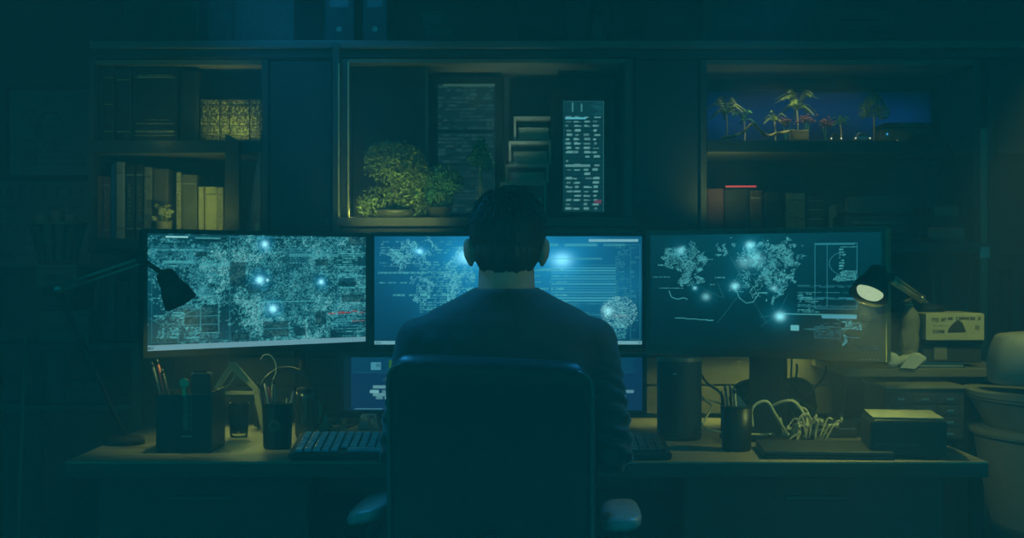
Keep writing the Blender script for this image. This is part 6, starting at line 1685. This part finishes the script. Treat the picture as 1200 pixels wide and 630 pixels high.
for i in range(420):
    th_ = r0.uniform(0, 2 * PI); ph = r0.uniform(0.05, 1.25)
    n_ = Vector((math.sin(ph) * math.cos(th_), math.sin(ph) * math.sin(th_), math.cos(ph)))
    if n_.y > 0.6 and n_.z < 0.5: continue
    p = HC + Vector((0.002, -0.004, 0.012)) + Vector((n_.x * 0.080, n_.y * 0.100, n_.z * 0.097))
    dn = Vector((n_.x * 0.4 + 0.25, n_.y * 0.6, -0.9)); dn = (dn - n_ * dn.dot(n_)).normalized()
    L = r0.uniform(0.014, 0.032)
    tuft.tube([p - n_ * 0.003, p + dn * L * 0.5 + n_ * 0.0055, p + dn * L + n_ * r0.uniform(0.002, 0.008)], [0.0026, 0.0020, 0.0004], 5, cap=False)
tuft.build('hair_locks', HAIR, hair, smooth=True)

# sweater
def sup(cx, cy, z, rx, ry, n=44, e=0.85):
    return [(cx + rx * math.copysign(abs(math.cos(a)) ** e, math.cos(a)), cy + ry * math.copysign(abs(math.sin(a)) ** e, math.sin(a)), z) for a in [2 * PI * j / n for j in range(n)]]
m = MB()
m.rings([sup(0, 0.0, 0.50, 0.172, 0.122), sup(0, 0.0, 0.56, 0.182, 0.126), sup(0, 0.0, 0.66, 0.172, 0.118), sup(0, 0.0, 0.76, 0.178, 0.12), sup(0, 0.002, 0.88, 0.194, 0.13),
         sup(0, 0.006, 0.97, 0.206, 0.128), sup(0, 0.01, 1.03, 0.210, 0.112), sup(0, 0.014, 1.068, 0.196, 0.095), sup(0, 0.02, 1.094, 0.158, 0.083), sup(0, 0.024, 1.116, 0.112, 0.076, e=1), sup(0, 0.028, 1.134, 0.080, 0.074, e=1), sup(0, 0.03, 1.137, 0.074, 0.072, e=1), sup(0, 0.03, 1.139, 0.066, 0.066, e=1)])
for s in (-1, 1):
    sh = Vector((s * 0.182, 0.01, 1.018)); el = Vector((s * 0.218, -0.06, 0.80)); wr = Vector((s * 0.188, 0.145, 0.815))
    m.capsule(sh, el, 0.060, 0.050, 20, 6); m.capsule(el, wr, 0.050, 0.036, 20, 6)
    m.ell(sh + Vector((-s * 0.01, 0, 0.0)), (0.066, 0.07, 0.062), 20, 12)
sw = remeshed(m, 0.0065, 9)
bmh = bmesh.new(); bmh.from_mesh(sw)
kill = [f for f in bmh.faces if (f.calc_center_median().z > 1.128 and Vector((f.calc_center_median().x, f.calc_center_median().y - 0.03)).length < 0.062)]
bmesh.ops.delete(bmh, geom=kill, context='FACES')
bmh.normal_update()
for v in bmh.verts:
    x, y, z = v.co
    amp = 0.0; k_ = 0.0
    if abs(x) > 0.16 and z < 1.0:                      # sleeve: tight diagonal folds toward the elbow
        w_ = min(1, (1.0 - z) / 0.12) * min(1, (abs(x) - 0.16) / 0.04)
        k_ = math.sin(z * 165 + y * 75 + abs(x) * 55 + 1.3 * math.sin(y * 40 + z * 22)) + 0.5 * math.sin(z * 290 - y * 120 + x * 70)
        amp = 0.0040 * w_
    else:                                               # back: long soft drag folds from the armpits
        k_ = math.sin(z * 70 + abs(x) * 62 + 0.9 * math.sin(x * 26)) + 0.6 * math.sin(z * 120 - abs(x) * 95)
        amp = 0.0014 * (0.3 + min(1, abs(x) / 0.16)) * max(0, min(1, (1.07 - z) / 0.08))
    v.co += v.normal * amp * k_
bmh.to_mesh(sw); bmh.free()
swo = put('sweater', sw, SWE, pt, smooth=True)
MB().rings([[(0.0 + r * math.cos(a), 0.03 + r * 1.02 * math.sin(a), z + 0.004 * math.sin(a)) for a in [2 * PI * j / 40 for j in range(40)]] for r, z in ((0.0775, 1.125), (0.0755, 1.135), (0.0715, 1.138), (0.0675, 1.135), (0.068, 1.122))], cap=False, closed=True).build('collar', SWE, swo, smooth=True)
for s in (-1, 1):
    wr = Vector((s * 0.188, 0.145, 0.815))
    MB().lathe([(0.033, 0), (0.0385, 0.003), (0.038, 0.034), (0.032, 0.037)], wr + Vector((0, -0.012, 0)), 24, (-s * 0.1, 1, 0.06)).build('cuff', SWE, swo, smooth=True)
m = MB()
m.ell((0, 0.0, 0.575), (0.178, 0.122, 0.098), 28, 14)
for s in (-1, 1):
    hip = Vector((s * 0.09, 0.02, 0.555)); kn = Vector((s * 0.13, 0.42, 0.555)); an = Vector((s * 0.13, 0.45, 0.14))
    m.capsule(hip, kn, 0.082, 0.064, 20, 6); m.capsule(kn, an, 0.063, 0.052, 20, 6)
put('trousers', remeshed(m, 0.007, 6), TRO, pt, smooth=True)
for s in (-1, 1):
    b = Vector((s * 0.13, 0.45, 0.0))
    m = MB().capsule(b + Vector((0, -0.02, 0.048)), b + Vector((0, 0.17, 0.036)), 0.044, 0.034, 16, 5).capsule(b + Vector((0, 0, 0.05)), b + Vector((0, 0, 0.10)), 0.044, 0.045, 16, 4)
    sh_ = put('shoe', remeshed(m, 0.006, 4), mat('shoe_leather', (0.02, 0.018, 0.016), 0.4), pt, smooth=True)
    MB().prism(rect_poly(-0.04, 0.04, 0.0, 0.014, 0.004), -0.06, 0.20, Matrix.Translation(b)).build('sole', MATT_BLACK, sh_, 0.004)
